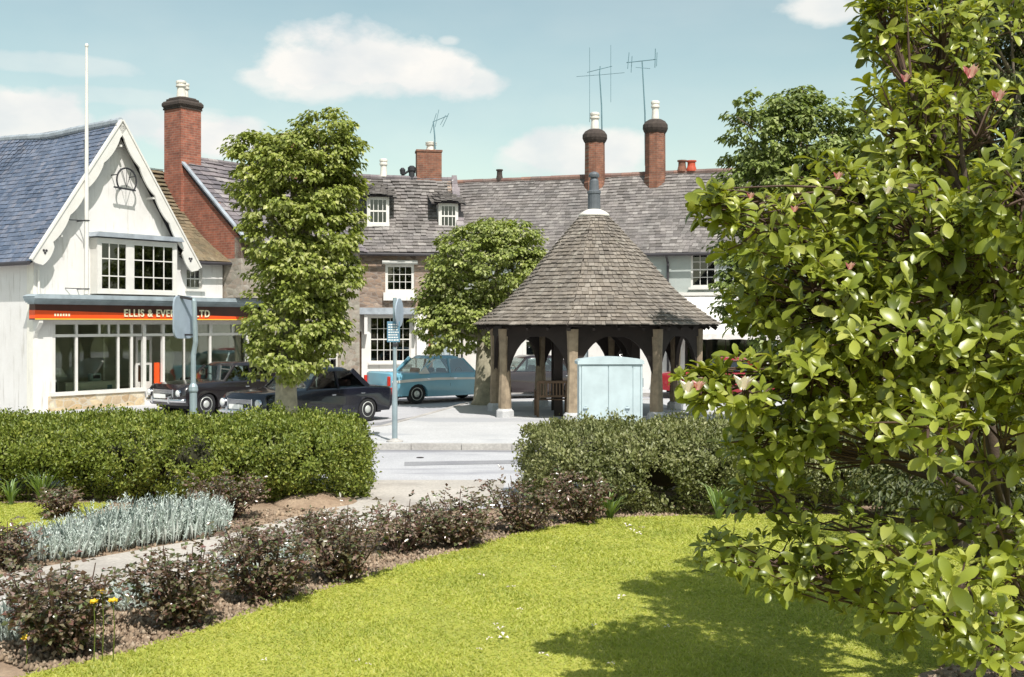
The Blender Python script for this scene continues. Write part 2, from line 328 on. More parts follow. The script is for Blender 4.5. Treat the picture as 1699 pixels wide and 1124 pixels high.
leaf_mat('strap_leaf', [(.16,.24,.06),(.24,.33,.12),(.3,.4,.2),(.1,.16,.04)], .4, .3)
leaf_mat('yew_leaf', [(.06,.075,.025),(.10,.12,.04),(.035,.05,.02),(.15,.16,.055)], .5, .15)
leaf_mat('petal_pink', [(.8,.32,.38),(.85,.55,.55),(.75,.22,.32)], .5, .3, (1,.8,.8)); leaf_mat('petal_white', [(.85,.8,.74),(.85,.72,.7),(.8,.8,.78)], .5, .2, (1,1,1)); leaf_mat('petal_yellow', [(.8,.55,.02),(.85,.65,.05)], .5, .3, (1,1,.5))
plain('bark', (.20,.165,.12), .95, var=.5, scale=7, bs=.9); plain('bark_pale', (.34,.31,.22), .95, var=.4, scale=6, bs=.9); plain('twig', (.10,.06,.042), .85, var=.4)
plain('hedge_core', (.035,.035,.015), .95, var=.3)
plain('metal_pale', (.5,.6,.63), .5, .2, var=.2)
plain('finial_grey', (.13,.145,.16), .6, .2, var=.3)
plain('hub_grey', (.62,.64,.60), .35, .3, var=.1)
plain('bark_dark', (.085,.06,.045), .95, var=.4, scale=7, bs=.9)
plain('drain', (.06,.05,.05), .7, .5)
ground_mat('tar_patch', (.22,.22,.24), (.30,.30,.31), 1.2, 50)

# ================================================================ GROUND
def sheet(name, poly, z, mat, kind='structure', thick=0, wall=None):
    m = MB()
    if thick: m.slab(poly, z-thick, z)
    else: m.add([(x,y,z) for x,y in poly], [tuple(range(len(poly)))])
    o = m.build(name, mat); tag(o, kind=kind); return o
sheet('ground', [(-300,-60),(300,-60),(300,700),(-300,700)], -.02, M['far_ground'])
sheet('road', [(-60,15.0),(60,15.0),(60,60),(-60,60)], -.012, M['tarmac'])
# the square's raised paving with its kerb
isl = [(-9.5,23.1),(-2.0,22.8),(4,22.6),(14,22.3),(14,35.5),(4.5,36.2),(.5,35.9),(-1.3,34.9),(-2.1,31),(-3.0,26.9),(-4.2,25.2),(-9.0,24.6)]
sheet('pavement', isl, .10, M['paving'], thick=.12)
def kerb(pts, w=.15, z=.112):
    m = MB()
    for i in range(len(pts)-1):
        a = Vector((*pts[i],0)); b = Vector((*pts[i+1],0)); L = (b-a).length; n = max(1, int(L/.9)); d = (b-a)/n
        for k in range(n):
            p = a+d*k+d*.006; q = a+d*(k+1)-d*.006; h = z+rng.uniform(-.003,.003)
            s = Vector((-(q-p).y, (q-p).x, 0)).normalized()*w/2
            m.slab([(p.x-s.x,p.y-s.y),(q.x-s.x,q.y-s.y),(q.x+s.x,q.y+s.y),(p.x+s.x,p.y+s.y)], -.03, h)
    o = m.build('kerb', M['kerb_stone']); tag(o, kind='structure'); return o
kerb(isl+[isl[0]])
sheet('pavement', [(-14.2,29.0),(-11.9,29.0),(-4.6,39.2),(-1.9,41.6),(14,36.1),(30,30.6),(30,34),(14,39.4),(-1.6,45),(-7,43)], .10, M['paving'], thick=.12)
kerb([(-11.9,29.0),(-4.6,39.2),(-1.9,41.6),(14,36.1),(30,30.6)])
# mended strips in the tarmac and grit along the kerb
def patch(pts, z=-.008): sheet('road_patch', pts, z, M['tar_patch'])
patch([(-1.9,20.2),(.7,20.6),(.66,21.1),(-1.95,20.75)]); patch([(-9.0,22.75),(-2.0,22.5),(4,22.3),(14,22.0),(14,22.22),(4,22.52),(-2,22.72),(-9,24.2)])
patch([(-3.0,28.2),(-2.2,31.0),(-1.4,34.5),(-1.75,34.6),(-2.6,31.0),(-3.6,28.4)]); patch([(-6.5,19.2),(-4.2,19.3),(-4.3,20.3),(-6.6,20.1)])
# garden
near = [(-3.36,8.09),(-2.88,8.62),(-2.11,10.04),(-1.37,11.3),(-.6,12.45),(.07,13.4),(.6,14.05),(1.22,14.5),(2.17,14.7)]
sheet('soil', [(-25,-6),(14,-6),(14,17.6),(.35,17.6),(.1,15.6),(-1.2,15.2),(-2.75,15.4),(-2.9,17.6),(-25,17.6)], .0, M['soil_mat'])
lawn = [(-7.5,-5),(-6.5,2)]+[(-4.2,6.6)]+near+[(3.5,14.8),(6,14.5),(9,13.6),(12,10),(12,-5)]
sheet('lawn', lawn, .035, M['turf'])
# path: near edge and far edge
pnear = [(-9,-3),(-6.4,3.5),(-4.06,9.08),(-2.68,12.4),(-1.15,15.2),(-.2,15.9)]
pfar = [(-2.35,15.7),(-3.4,13.46),(-5.08,11.36),(-7.6,6),(-11,-3)]
sheet('path', pnear+[(-.1,18.2),(-2.5,18.2)]+pfar, .012, M['path_mat'])
sheet('pavement', [(-30,15.9),(30,15.9),(30,18.3),(-30,18.3)], -.004, M['paving'])
sheet('lawn', [(-14,11.4),(-7.2,11.9),(-5.5,13.9),(-5.5,15.7),(-14,15.9)], .035, M['turf'])

# ================================================================ BUILDING KIT
def wall(mb, x0, x1, z0, z1, holes=(), y=0, th=.3):
    xs = sorted({x0, x1, *[h[0] for h in holes], *[h[1] for h in holes]}); zs = sorted({z0, z1, *[h[2] for h in holes], *[h[3] for h in holes]})
    xs = [x for x in xs if x0 <= x <= x1]; zs = [z for z in zs if z0 <= z <= z1]
    for i in range(len(xs)-1):
        for j in range(len(zs)-1):
            cx, cz = (xs[i]+xs[i+1])/2, (zs[j]+zs[j+1])/2
            if any(h[0] < cx < h[1] and h[2] < cz < h[3] for h in holes): continue
            mb.box(xs[i], xs[i+1], y, y+th, zs[j], zs[j+1])
def window(parent, x0, x1, z0, z1, y, cols, rows, fw=.055, bar=.022, curtain=None, sill=True, mat='white_paint', glass='glass', name='window', net=False, casement=None):
    m = MB(); yb = y+.06
    m.box(x0, x0+fw, y, yb, z0, z1); m.box(x1-fw, x1, y, yb, z0, z1)
    m.box(x0+fw, x1-fw, y, yb, z1-fw, z1); m.box(x0+fw, x1-fw, y, yb, z0, z0+fw*1.2)
    a, b, c, d = x0+fw, x1-fw, z0+fw*1.2, z1-fw
    for i in range(1, cols): q = a+(b-a)*i/cols; m.box(q-bar/2, q+bar/2, y+.012, yb-.012, c, d)
    for i in range(1, rows):
        q = c+(d-c)*i/rows; h = bar/2*(1.9 if (rows % 2 == 0 and i == rows//2) else 1); m.box(a, b, y+.008, yb-.008, q-h, q+h)
    f = m.build(name, M[mat], parent)
    MB().box(a, b, y+.028, y+.034, c, d).build('pane', M[glass], f)
    if sill: MB().box(x0-.06, x1+.06, y-.16, y+.02, z0-.08, z0-.004).build('sill', M[mat], f)
    if curtain:
        for side in (0, 1):
            w = (b-a)*curtain; n = 14; vs = []; xa = a if side == 0 else b
            for i in range(n+1):
                for zz in (c, d):
                    k = 1 if zz == d else .75
                    xx = xa+(1 if side == 0 else -1)*w*k*i/n; vs.append((xx, yb+.07+.022*math.sin(i*2.1+side), zz))
            MB().add(vs, [(2*i,2*i+2,2*i+3,2*i+1) for i in range(n)]).build('curtain', M['curtain'], f)
    if net:
        vs = []; n = 26
        for i in range(n+1):
            for zz in (c, c+(d-c)*.42): vs.append((a+(b-a)*i/n, yb+.05+.012*math.sin(i*2.3), zz))
        MB().add(vs, [(2*i,2*i+2,2*i+3,2*i+1) for i in range(n)]).build('curtain', M['curtain'], f)
    return f
def tiles(mb, o, U, V, N, lu, lv, ch=.2, tw=.22, th=.018, rng_uv=None, sag=None, jit=1.0):
    """courses of overlapping tiles on a slope; o = lower corner, U along the eave, V up the slope"""
    o = Vector(o); U = Vector(U).normalized(); V = Vector(V).normalized(); N = Vector(N).normalized()
    v = 0.0; r = 0
    while v < lv-.03:
        u0, u1 = rng_uv(v) if rng_uv else (0, lu)
        u = u0-random.random()*tw*.5
        while u < u1:
            w = tw*random.uniform(.72,1.28); a = max(u, u0); b = min(u+w-.006, u1)
            if b-a > .03:
                sg = sag((a+b)/2, v) if sag else 0
                t = th*random.uniform(.7,1.5)*jit; lo = .012*random.uniform(0,1)*jit; dv = random.uniform(-.012,.012)*jit
                e = min(ch*1.22, lv-v+.02)
                base = o+N*sg
                p = [base+U*a+V*(v+dv)+N*(.012+lo), base+U*b+V*(v+dv)+N*(.012+lo*random.uniform(.4,1.3)), base+U*b+V*(v+e)+N*.002, base+U*a+V*(v+e)+N*.002]
                q = [p[0]+N*t, p[1]+N*t, p[2]+N*t*.25, p[3]+N*t*.25]
                mb.add(p+q, [(3,2,1,0),(4,5,6,7),(0,1,5,4),(1,2,6,5),(3,0,4,7)])
            u += w
        v += ch; r += 1
def roof(name, parent, o, U, V, lu, lv, mat, ch=.2, tw=.22, th=.018, rng_uv=None, sag=None, under='dark_gutter', jit=1.0):
    U = Vector(U).normalized(); V = Vector(V).normalized(); N = U.cross(V).normalized()
    if N.z < 0: N = -N
    mb = MB(); tiles(mb, o, U, V, N, lu, lv, ch, tw, th, rng_uv, sag, jit)
    mb.mi = 1; o = Vector(o)
    n = 10; vs = []
    for i in range(n+1):
        v = lv*i/n; a, b = rng_uv(min(v, lv-.001)) if rng_uv else (0, lu)
        for k in range(9):
            u = a+(b-a)*k/8; sg = sag(u, v) if sag else 0; vs.append(o+U*u+V*v+N*(sg-.03))
    mb.add(vs, [(i*9+k, i*9+k+1, (i+1)*9+k+1, (i+1)*9+k) for i in range(n) for k in range(8)])
    return mb.build(name, [M[mat], M[under]], parent)
def ridge_tiles(parent, a, b, mat, r=.11, step=.4, name='ridge_tiles'):
    a = Vector(a); b = Vector(b); n = max(2, int((b-a).length/step)); m = MB()
    for i in range(n):
        p = a.lerp(b, i/n); q = a.lerp(b, (i+.985)/n); k = random.uniform(-.006,.006); m.tube([p+Vector((0,0,k-.03)), q+Vector((0,0,k-.03))], [r, r*.97], 8)
    return m.build(name, M[mat], parent)
def pot(parent, c, h=.6, r=.13, mat='pot_white', name='chimney_pot', style=0):
    if style == 0: pr = [(r*1.05,0),(r,.05),(r*.86,h*.55),(r*.9,h*.62),(r*1.15,h*.66),(r*1.15,h*.75),(r*.98,h*.77),(r*.98,h*.83),(r*1.15,h*.85),(r*1.15,h*.95),(r*.8,h),(r*.6,h*.93)]
    else: pr = [(r*1.15,0),(r*1.1,.08),(r*.88,h*.5),(r*.84,h*.86),(r*1.1,h*.88),(r*1.1,h),(r*.7,h),(r*.65,h*.8)]
    return MB().lathe(pr, c, 14).build(name, M[mat], parent, smooth=False)

# ================================================================ THE SHOP
S = Fr(-12.94, 31, R(54.6))
sh = empty('shop_house', (*S.o, 0), S.a)
tag(sh, 'white gabled shop with scalloped bargeboards, blue slate roof and orange striped fascia', 'shop')
GE, GA, GX, GW = 4.32, 8.2, 2.52, 5.05
m = MB()
FH = (.55, 7.55, .5, 2.56)
wall(m, 0, 7.6, 0, 3.3, [(FH[0],FH[1],.5,2.56)], 0, .3)
m.add([], [])
m.prism([(0,3.3),(GW,3.3),(GW,GE),(GX,GA),(0,GE)], 0, .3)
# wing wall with a real opening for its little window
wall(m, GW, 6.5, 3.3, 4.5, [(5.1,5.7,3.57,4.19)], .002, .3)
m.box(0, .3, .3, 1.75, 0, GE+.02); m.box(7.3, 7.6, .3, 6, 0, 3.3); m.box(.3, 7.3, 6, 6.3, 0, 3.3)
m.box(.02, 6.4, .35, 9, 3.28, 3.33)
m.build('wall', M['white_render'], sh)
m = MB(); m.box(.03, .3, 1.75, 9, 0, GE); m.box(.3, GW, 8.7, 9, 0, GE); m.prism([(.03,GE),(GW,GE),(GX,GA)], 8.7, 9); m.build('side_wall', M['orange_brick'], sh)
MB().box(-.012, .0, 0.02, .32, 0, GE-.1).build('quoin', M['cream_render'], sh)
# interior of the shop
m = MB(); m.box(.31, 7.29, .31, 5.98, 0, .48); m.build('shop_floor', M['shop_floor'], sh)
m = MB(); m.box(.32, 7.28, 2.6, 2.66, .5, 3.1); m.box(3.0,3.06,1.2,2.6,.5,3.1); m.build('partition', M['cream_render'], sh)
# slate roof: left slope, seen from below the gable; right slope
Ls = math.hypot(GX+.28, GA-GE+.33)
def sagL(u, v): return -.10*math.sin(min(u,3.2)/3.2*math.pi/2)*(v/Ls)+.05*max(0,u-3.2)*(v/Ls)+.015*math.sin(u*1.7+v)
roof('roof', sh, (-.28,-.33,GE-.18), (0,1,0), (GX+.28,0,GA+.10-(GE-.18)), 9.6, Ls, 'blue_slate', .16, .21, .012, sag=sagL, jit=.8)
roof('roof', sh, (GW+.25,-.33,GE-.18), (0,1,0), (GX-GW-.25,0,GA+.10-(GE-.18)), 9.6, Ls*.995, 'blue_slate', .19, .26, .012, jit=.8)
m = MB(); pts = []
for i in range(26):
    u = -.3+i*.39; sg = sagL(max(u,0), Ls); p = Vector((GX, u, GA+.12+sg*.8)); pts.append(p)
for i in range(25): m.tube([pts[i], pts[i].lerp(pts[i+1], .985)], [.11, .10], 8)
m.build('ridge_tiles', M['lead'], sh)
MB().tube([(-.34,-.3,GE-.2),(-.34,9.2,GE-.2)], .06, 8).build('gutter', M['dark_gutter'], sh)
# bargeboards: wavy boards standing off the wall
def barge(foot, apex, name='bargeboard', flip=1):
    f = Vector((foot[0], 0, foot[1])); a = Vector((apex[0], 0, apex[1])); d = (a-f); L = d.length; d /= L; n = Vector((d.z*flip, 0, -d.x*flip))
    out, inn = [], []
    N_ = 64
    for i in range(N_+1):
        t = i/N_; s = t*L
        if s < .75: w = .30+.10*math.sin(s/.75*math.pi)**.7 if s > .02 else .14
        else:
            ph = (s-.75)/.95; w = .26+.085*(abs(math.sin(ph*math.pi))**.6)*(1 if t < .93 else .3)-.05
        inn.append(f+d*s+n*w); out.append(f+d*s)
    y0, y1 = -.38, -.32; vs = [(p.x,y0,p.z) for p in out+inn]+[(p.x,y1,p.z) for p in out+inn]; k = N_+1; o2 = 2*k
    fs = []
    for i in range(N_):
        fs += [(i,i+1,k+i+1,k+i),(o2+i,o2+k+i,o2+k+i+1,o2+i+1),(k+i,k+i+1,o2+k+i+1,o2+k+i),(i,o2+i,o2+i+1,i+1)]
    fs += [(0,k,o2+k,o2)]
    m = MB().add(vs, fs)
    c = f+d*.42+n*.18; m.mi = 1
    for q in range(3):
        a_ = q*2.1+.5; m.tube([(c.x+.045*math.cos(a_), y0-.012, c.z+.045*math.sin(a_)), (c.x+.045*math.cos(a_), y0+.01, c.z+.045*math.sin(a_))], .035, 8)
    b = m.build(name, [M['white_paint'], M['dark_gutter']], sh)
    MB().bar(Vector((f.x,-.35,f.z))-n*.02, Vector((a.x,-.35,a.z))-n*.02, .12, .05, up=n).build('verge_board', M['white_paint'], b)
    return b
barge((-.30, GE-.12), (GX, GA+.12), flip=1); barge((GW+.27, GE-.12), (GX, GA+.12), flip=-1)
for z_, x_ in ((4.9,.62),(6.2,1.4),(6.2,GW-1.4),(4.9,GW-.62),(7.6,GX)): MB().bar((x_,0.01,z_),(x_,-.33,z_),.06,.06).build('purlin_end', M['white_paint'], sh)
# ornament in the gable: an open ring with a bar, standing off the wall
m = MB(); cz = 6.62; cx_ = 2.72
m.tube([(cx_+.33*math.cos(a), -.3, cz+.36*math.sin(a)) for a in [R(-50+i*10) for i in range(29)]], .026, 7)
m.bar((cx_-.42,-.3,cz-.22),(cx_+.3,-.3,cz-.26),.045,.045)
for dx, dz in ((-.3,.15),(.3,.15),(0,.36)): m.tube([(cx_+dx,0.02,cz+dz),(cx_+dx,-.3,cz+dz)], .014, 6)
for k in range(3): a = R(60+k*30); m.tube([(cx_,-.3,cz-.2),(cx_+.33*math.cos(a),-.3,cz+.36*math.sin(a))], .008, 5)
m.build('bracket', M['iron'], sh)
# oriel window
ox0, ox1 = 1.72, 4.46; oz0, oz1 = 3.34, 4.92
m = MB(); m.box(ox0, ox1, -.36, 0, oz0, oz0+.1); m.box(ox0, ox1, -.36, 0, oz1-.1, oz1); m.box(ox0, ox0+.1, -.355, 0, oz0+.1, oz1-.1); m.box(ox1-.1, ox1, -.355, 0, oz0+.1, oz1-.1)
m.box(2.72, 2.90, -.35, -.25, oz0+.1, oz1-.1); m.box(ox0+.02, ox1-.02, -.03, -.005, oz0+.1, oz1-.1); m.mi = 1
m.box(ox0+.1, ox1-.1, -.05, -.032, oz0+.12, oz1-.12)  # dark panel painted in place of the unlit room behind the glass
ob = m.build('oriel_window', [M['white_paint'], M['room_shade']], sh)
m = MB(); m.prism([(ox0-.14,oz1+.03),(ox1+.16,oz1+.03),(ox1+.05,oz1+.16),(ox0-.05,oz1+.16)], -.5, .02); m.build('hood', M['lead'], ob)
def sash(x0, x1, z0, z1, cols, rows, y, par, curt):
    m = MB(); fw = .05
    m.box(x0,x0+fw,y,y+.05,z0,z1); m.box(x1-fw,x1,y,y+.05,z0,z1); m.box(x0+fw,x1-fw,y,y+.05,z0,z0+fw); m.box(x0+fw,x1-fw,y,y+.05,z1-fw,z1)
    for i in range(1,cols): q = x0+(x1-x0)*i/cols; m.box(q-.016,q+.016,y+.01,y+.04,z0+fw,z1-fw)
    for q in rows: m.box(x0+fw,x1-fw,y+.008,y+.042,q-.016,q+.016)
    m.build('sash', M['white_paint'], par); MB().box(x0+fw,x1-fw,y+.022,y+.028,z0+fw,z1-fw).build('pane', M['glass'], par)
    for xa, sg, w in curt:
        vs = []; n = 12
        for i in range(n+1):
            for zz in (z0+fw, z1-fw): vs.append((xa+sg*w*i/n*(1 if zz < z0+.3 else 1.05), y+.1+.02*math.sin(i*2.2), zz))
        MB().add(vs, [(2*i,2*i+2,2*i+3,2*i+1) for i in range(n)]).build('curtain', M['curtain'], par)
sash(1.82, 2.72, oz0+.1, oz1-.1, 3, (3.85,4.34), -.345, ob, [(1.87,1,.22)])
sash(2.90, 4.36, oz0+.1, oz1-.1, 4, (3.85,4.34), -.345, ob, [(2.95,1,.22),(4.31,-1,.42)])
window(sh, 5.1, 5.7, 3.57, 4.19, .08, 3, 2, curtain=.18, fw=.05)
# fascia, cornice, lettering
X1 = 7.75
m = MB()
for (n0, n1, z0, z1) in ((-.30,0,3.02,3.06),(-.42,0,3.06,3.11),(-.50,0,3.11,3.17),(-.55,0,3.17,3.23)): m.box(-.32-n0*.0+(.55+n0)*.5, X1, n0, 0.0 if True else 0, z0, z1)
m.prism([(-.34,3.23),(X1,3.23),(X1,3.29),(-.2,3.29)], -.54, 0)
cornice = m.build('cornice', M['grey_paint'], sh)
m = MB(); m.box(-.14, X1, -.28, -.0, 2.60, 3.02); fas = m.build('fascia', M['brown_fascia'], sh)
m = MB(); m.add([(-.15,-.287,2.635),(X1,-.287,2.635),(X1,-.287,2.70),(-.15,-.287,2.86)],[(0,1,2,3)]).add([(-.145,-.287,2.635),(-.145,-.287,2.86),(-.145,-.0,2.86),(-.145,-.0,2.635)],[(0,1,2,3)]).build('stripe', M['orange_fascia'], fas)
MB().box(-.15, X1, -.292, -.281, 2.605, 2.634).build('edge_line', M['yellow_line'], fas)
def text_mesh(txt, size, name, mat, parent, loc, rot=(R(90),0,0), ext=.012, width=None):
    cu = bpy.data.curves.new('lettering', 'FONT'); cu.body = txt; cu.size = size; cu.extrude = ext; cu.offset = .006*size/.3; cu.space_character = 1.12
    t = bpy.data.objects.new('lettering', cu); sc.collection.objects.link(t); dg = bpy.context.evaluated_depsgraph_get()
    me = bpy.data.meshes.new_from_object(t.evaluated_get(dg)); bpy.data.objects.remove(t)
    me.materials.clear(); me.materials.append(M[mat]); o = bpy.data.objects.new(name, me); sc.collection.objects.link(o); o.parent = parent; o.location = loc; o.rotation_euler = rot
    if width:
        xs = [v.co.x for v in me.vertices]; o.scale = (width/(max(xs)-min(xs)), 1, 1)
    return o
text_mesh('ELLIS & EVERARD LTD', .30, 'lettering', 'gold_letter', fas, (2.62,-.30,2.70), width=3.1)
m = MB()
for i in range(6): m.box(.42+i*.085, .42+i*.085+.05, -.296, -.288, 2.70, 2.77)
m.build('emblem', M['gold_letter'], fas)
for x_ in (-.02, 7.58):
    MB().prism([(0,0)],0,0) if False else None
    m = MB(); pr = [(0,2.62),(-.27,2.62),(-.27,2.52),(-.20,2.42),(-.1,2.33),(-.05,2.2),(0,2.1)]
    m.add([(x_, y, z) for y, z in pr]+[(x_+.12, y, z) for y, z in pr], [tuple(range(7)), tuple(range(13,6,-1))]+[(i,i+7,(i+1)%7+7,(i+1)%7) for i in range(7)])
    m.build('console', M['white_paint'], sh)
# shop front joinery
m = MB(); y0, y1 = .02, .12
m.box(.55, 7.55, y0, y1, 2.47, 2.56); m.box(.55, 3.48, y0-.01, y1+.01, 2.12, 2.20); m.box(3.56, 7.55, y0-.01, y1+.01, 2.12, 2.20)
for x_, w_, z0_ in ((.55,.10,.6),(1.28,.07,.6),(2.65,.06,.6),(3.10,.07,.5),(3.52,.11,.5),(4.22,.08,.5),(5.02,.03,.6),(6.0,.07,.6),(7.48,.10,.6)):
    m.box(x_, x_+w_, y0-.004, y1-.004, z0_, 2.47)
for x_ in (2.03, 2.34, 4.85, 5.5, 6.06, 6.91): m.box(x_, x_+.06, y0+.01, y1-.01, 2.20, 2.47)
m.bar((7.62,-.02,.6),(7.3,-.26,2.1),.07,.07)
sf = m.build('shop_window', M['white_paint'], sh)
MB().box(.6, 3.1, .065, .071, .6, 2.5).build('pane', M['shop_glass'], sf); MB().box(4.26, 7.5, .065, .071, .6, 2.5).build('pane', M['shop_glass'], sf)
MB().box(.45, 3.55, -.12, .3, .5, .6).build('sill', M['white_paint'], sf); MB().box(4.2, 7.6, -.12, .3, .5, .6).build('sill', M['white_paint'], sf)
m = MB(); m.box(.42, 3.5, -.08, -.003, 0, .498); m.box(4.25, 7.62, -.08, -.003, 0, .498); m.build('plinth', M['gold_stone'], sh)
m = MB(); m.box(3.62,3.70,.5,.55,.5,2.1); m.box(4.12,4.2,.5,.55,.5,2.1); m.box(3.70,4.12,.5,.55,.5,.75); m.box(3.70,4.12,.5,.55,2.0,2.1); m.box(3.70,4.12,.5,.55,1.25,1.33)
dr = m.build('door', M['white_paint'], sh); MB().box(3.70,4.12,.52,.527,.75,2.0).build('pane', M['shop_glass'], dr); MB().bbox(3.76,3.9,.44,.5,1.2,1.24,.01).build('handle', M['chrome'], dr)
MB().box(4.02, 4.2, .14, .17, .62, 1.32).build('panel', M['orange_fascia'], sh)
MB().tube([(.10,-.07,GE-.35),(.10,-.07,3.3)], .035, 8).build('downpipe', M['white_paint'], sh)
m = MB(); m.tube([(4.62,-.03,3.32),(4.62,-.03,5.0),(3.4,-.03,6.9)], .010, 5); m.build('cable', M['iron'], sh)
# goods in the window (things of their own)
def inshop(name, label, cat, build, x, y, z):
    e = empty(name, S.w(x, y, z), S.a); tag(e, label, cat); build(e); return e
def b_counter(e):
    MB().bbox(-.85,.85,-.25,.25,0,.34,.02).build('plinth', M['white_paint'], e)
    m = MB()
    for x_ in (-.6,.45): m.lathe([(.07,0),(.07,.01)], (x_,-.262,.16), 10)
    for x_ in (-.62,.5): MB().box(x_,x_+.16,-.258,-.251,.10,.22).build('emblem', M['sign_blue'], e)
inshop('display_stand', 'low white display stand with small blue marks inside the shop window', 'display stand', b_counter, 2.0, .55, .5)
def b_radio(e):
    MB().bbox(-.18,.18,-.1,.1,0,.22,.03).build('case', M['cabinet'], e); MB().box(-.12,.12,-.106,-.1,.07,.17).build('dial', M['iron'], e)
inshop('appliance', 'small pale blue appliance with a dark dial on top of the low display stand', 'appliance', b_radio, 2.25, .55, .84)
def b_lamp(e):
    MB().lathe([(.12,0),(.12,.03),(.02,.05),(.02,.55),(.03,.56)], (0,0,0), 14).build('stand', M['white_paint'], e)
    MB().lathe([(.25,.5),(.1,.75),(.09,.75),(.24,.5)], (0,0,0), 16).build('shade', M['curtain'], e)
inshop('table_lamp', 'white lamp with a cone shade at the left end of the shop window', 'lamp', b_lamp, 1.1, .6, .5)
def b_fig(e):
    MB().lathe([(.16,0),(.16,.04),(.03,.06),(.03,.5),(.14,.6),(.2,.8),(.22,1.0),(.17,1.15),(.06,1.25),(.06,1.32),(.1,1.38),(.1,1.48),(.04,1.54)], (0,0,0), 16).build('body', M['cream_render'], e, True)
inshop('display_bust', 'pale display bust on a stem behind the right shop window pane', 'display bust', b_fig, 5.0, .8, .5)
def b_cone(e):
    MB().lathe([(.16,0),(.14,.05),(.02,.8)], (0,0,0), 14).build('cone', M['pot_white'], e)
    MB().bbox(-.2,.2,-.2,.2,-.3,0,.02).build('base', M['oak_bench'], e)
inshop('cone_ornament', 'white pointed cone on a brown block in the right shop window', 'ornament', b_cone, 5.75, .7, .8)
# flagpole
fp = empty('flagpole', S.w(1.31,-.45,3.31), S.a); tag(fp, 'tall thin white flagpole standing against the white gable', 'flagpole')
MB().tube([(0,0,0),(0,0,4),(0,0,6.85)], [.062,.052,.036], 10).build('pole', M['white_paint'], fp)
MB().lathe([(.03,0),(.05,.04),(.05,.08),(.02,.12)], (0,0,6.85), 10).build('finial', M['white_paint'], fp)
for z_ in (.15, 2.05):
    m = MB(); m.tube([(0,.44,z_),(0,.06,z_)], .016, 6); m.tube([(-.38,.44,z_+.02),(0,.04,z_)], .012, 6); m.tube([(.07*math.cos(a),.07*math.sin(a),z_) for a in [R(i*30) for i in range(13)]], .014, 6); m.build('bracket', M['iron'], fp)
# wing roof (brown stone tiles), left of the brick gable
WL = math.hypot(3.35, 3.35)
roof('wing_roof', sh, (GW-.25,-.28,4.42), (1,0,0), (0,3.35,3.2), 1.80, math.hypot(3.35,3.2), 'brown_tile', .17, .2, .02, sag=lambda u,v: -.34*math.sin(v/4.65*math.pi))
MB().tube([(5.25,-.34,4.36),(6.6,-.34,4.38)], .05, 8).build('gutter', M['dark_gutter'], sh)

# ================================================================ BRICK-GABLED HOUSE
bh = empty('brick_gabled_house', tuple(S.w(6.56,0,0)), S.a)
tag(bh, 'stone house with a red brick end gable and tall chimney, beside the white shop', 'house')
m = MB()
Y0 = -.80; RZ = 7.95; RY = 2.3; EZ = 5.28
def yz(m, poly, x0, x1):
    n = len(poly); m.add([(x0,y,z) for y,z in poly]+[(x1,y,z) for y,z in poly], [tuple(range(n)), tuple(range(2*n-1,n-1,-1))]+[(i,i+n,(i+1)%n+n,(i+1)%n) for i in range(n)])
yz(m, [(Y0,4.55),(4.6,4.55),(4.6,EZ),(RY,RZ),(Y0,EZ-.05)], 0, .3); m.build('gable_wall', M['red_brick'], bh)
m = MB(); wall(m, 0, 5.4, 0, 5.2, [(-.1,1.25,-.1,3.31),(2.3,3.3,3.4,4.6),(3.4,4.4,.9,2.3)], Y0, .3)
m.box(0,.3,Y0+.3,4.6,3.31,4.55); m.box(5.1,5.4,Y0+.3,4.6,0,EZ); m.box(0,5.4,4.6,4.9,0,EZ); m.build('wall', M['grey_rubble'], bh)
window(bh, 2.3,3.3,3.4,4.6,Y0+.1,3,4); window(bh, 3.4,4.4,.9,2.3,Y0+.1,3,4)
L_ = math.hypot(RY-Y0+.3, RZ-EZ+.33)
roof('roof', bh, (-.06,Y0-.3,EZ-.28), (1,0,0), (0,RY-Y0+.3,RZ-EZ+.33), 5.6, L_, 'grey_stone_tile', .24, .32, .026, sag=lambda u,v: -.06*math.sin(v/L_*math.pi)+.02*math.sin(u*2))
roof('roof', bh, (-.06,4.9,EZ-.2), (1,0,0), (0,RY-4.9,RZ-EZ+.25), 5.6, math.hypot(4.9-RY,RZ-EZ+.25), 'grey_stone_tile', .3, .4, .026)
ridge_tiles(bh, (-.05,RY,RZ+.07), (5.5,RY,RZ+.07), 'grey_stone_tile', .1)
MB().bar((-.02,Y0-.3,EZ-.2),(-.02,RY,RZ+.1),.14,.05,up=(0,-1,1)).build('verge', M['lead'], bh)
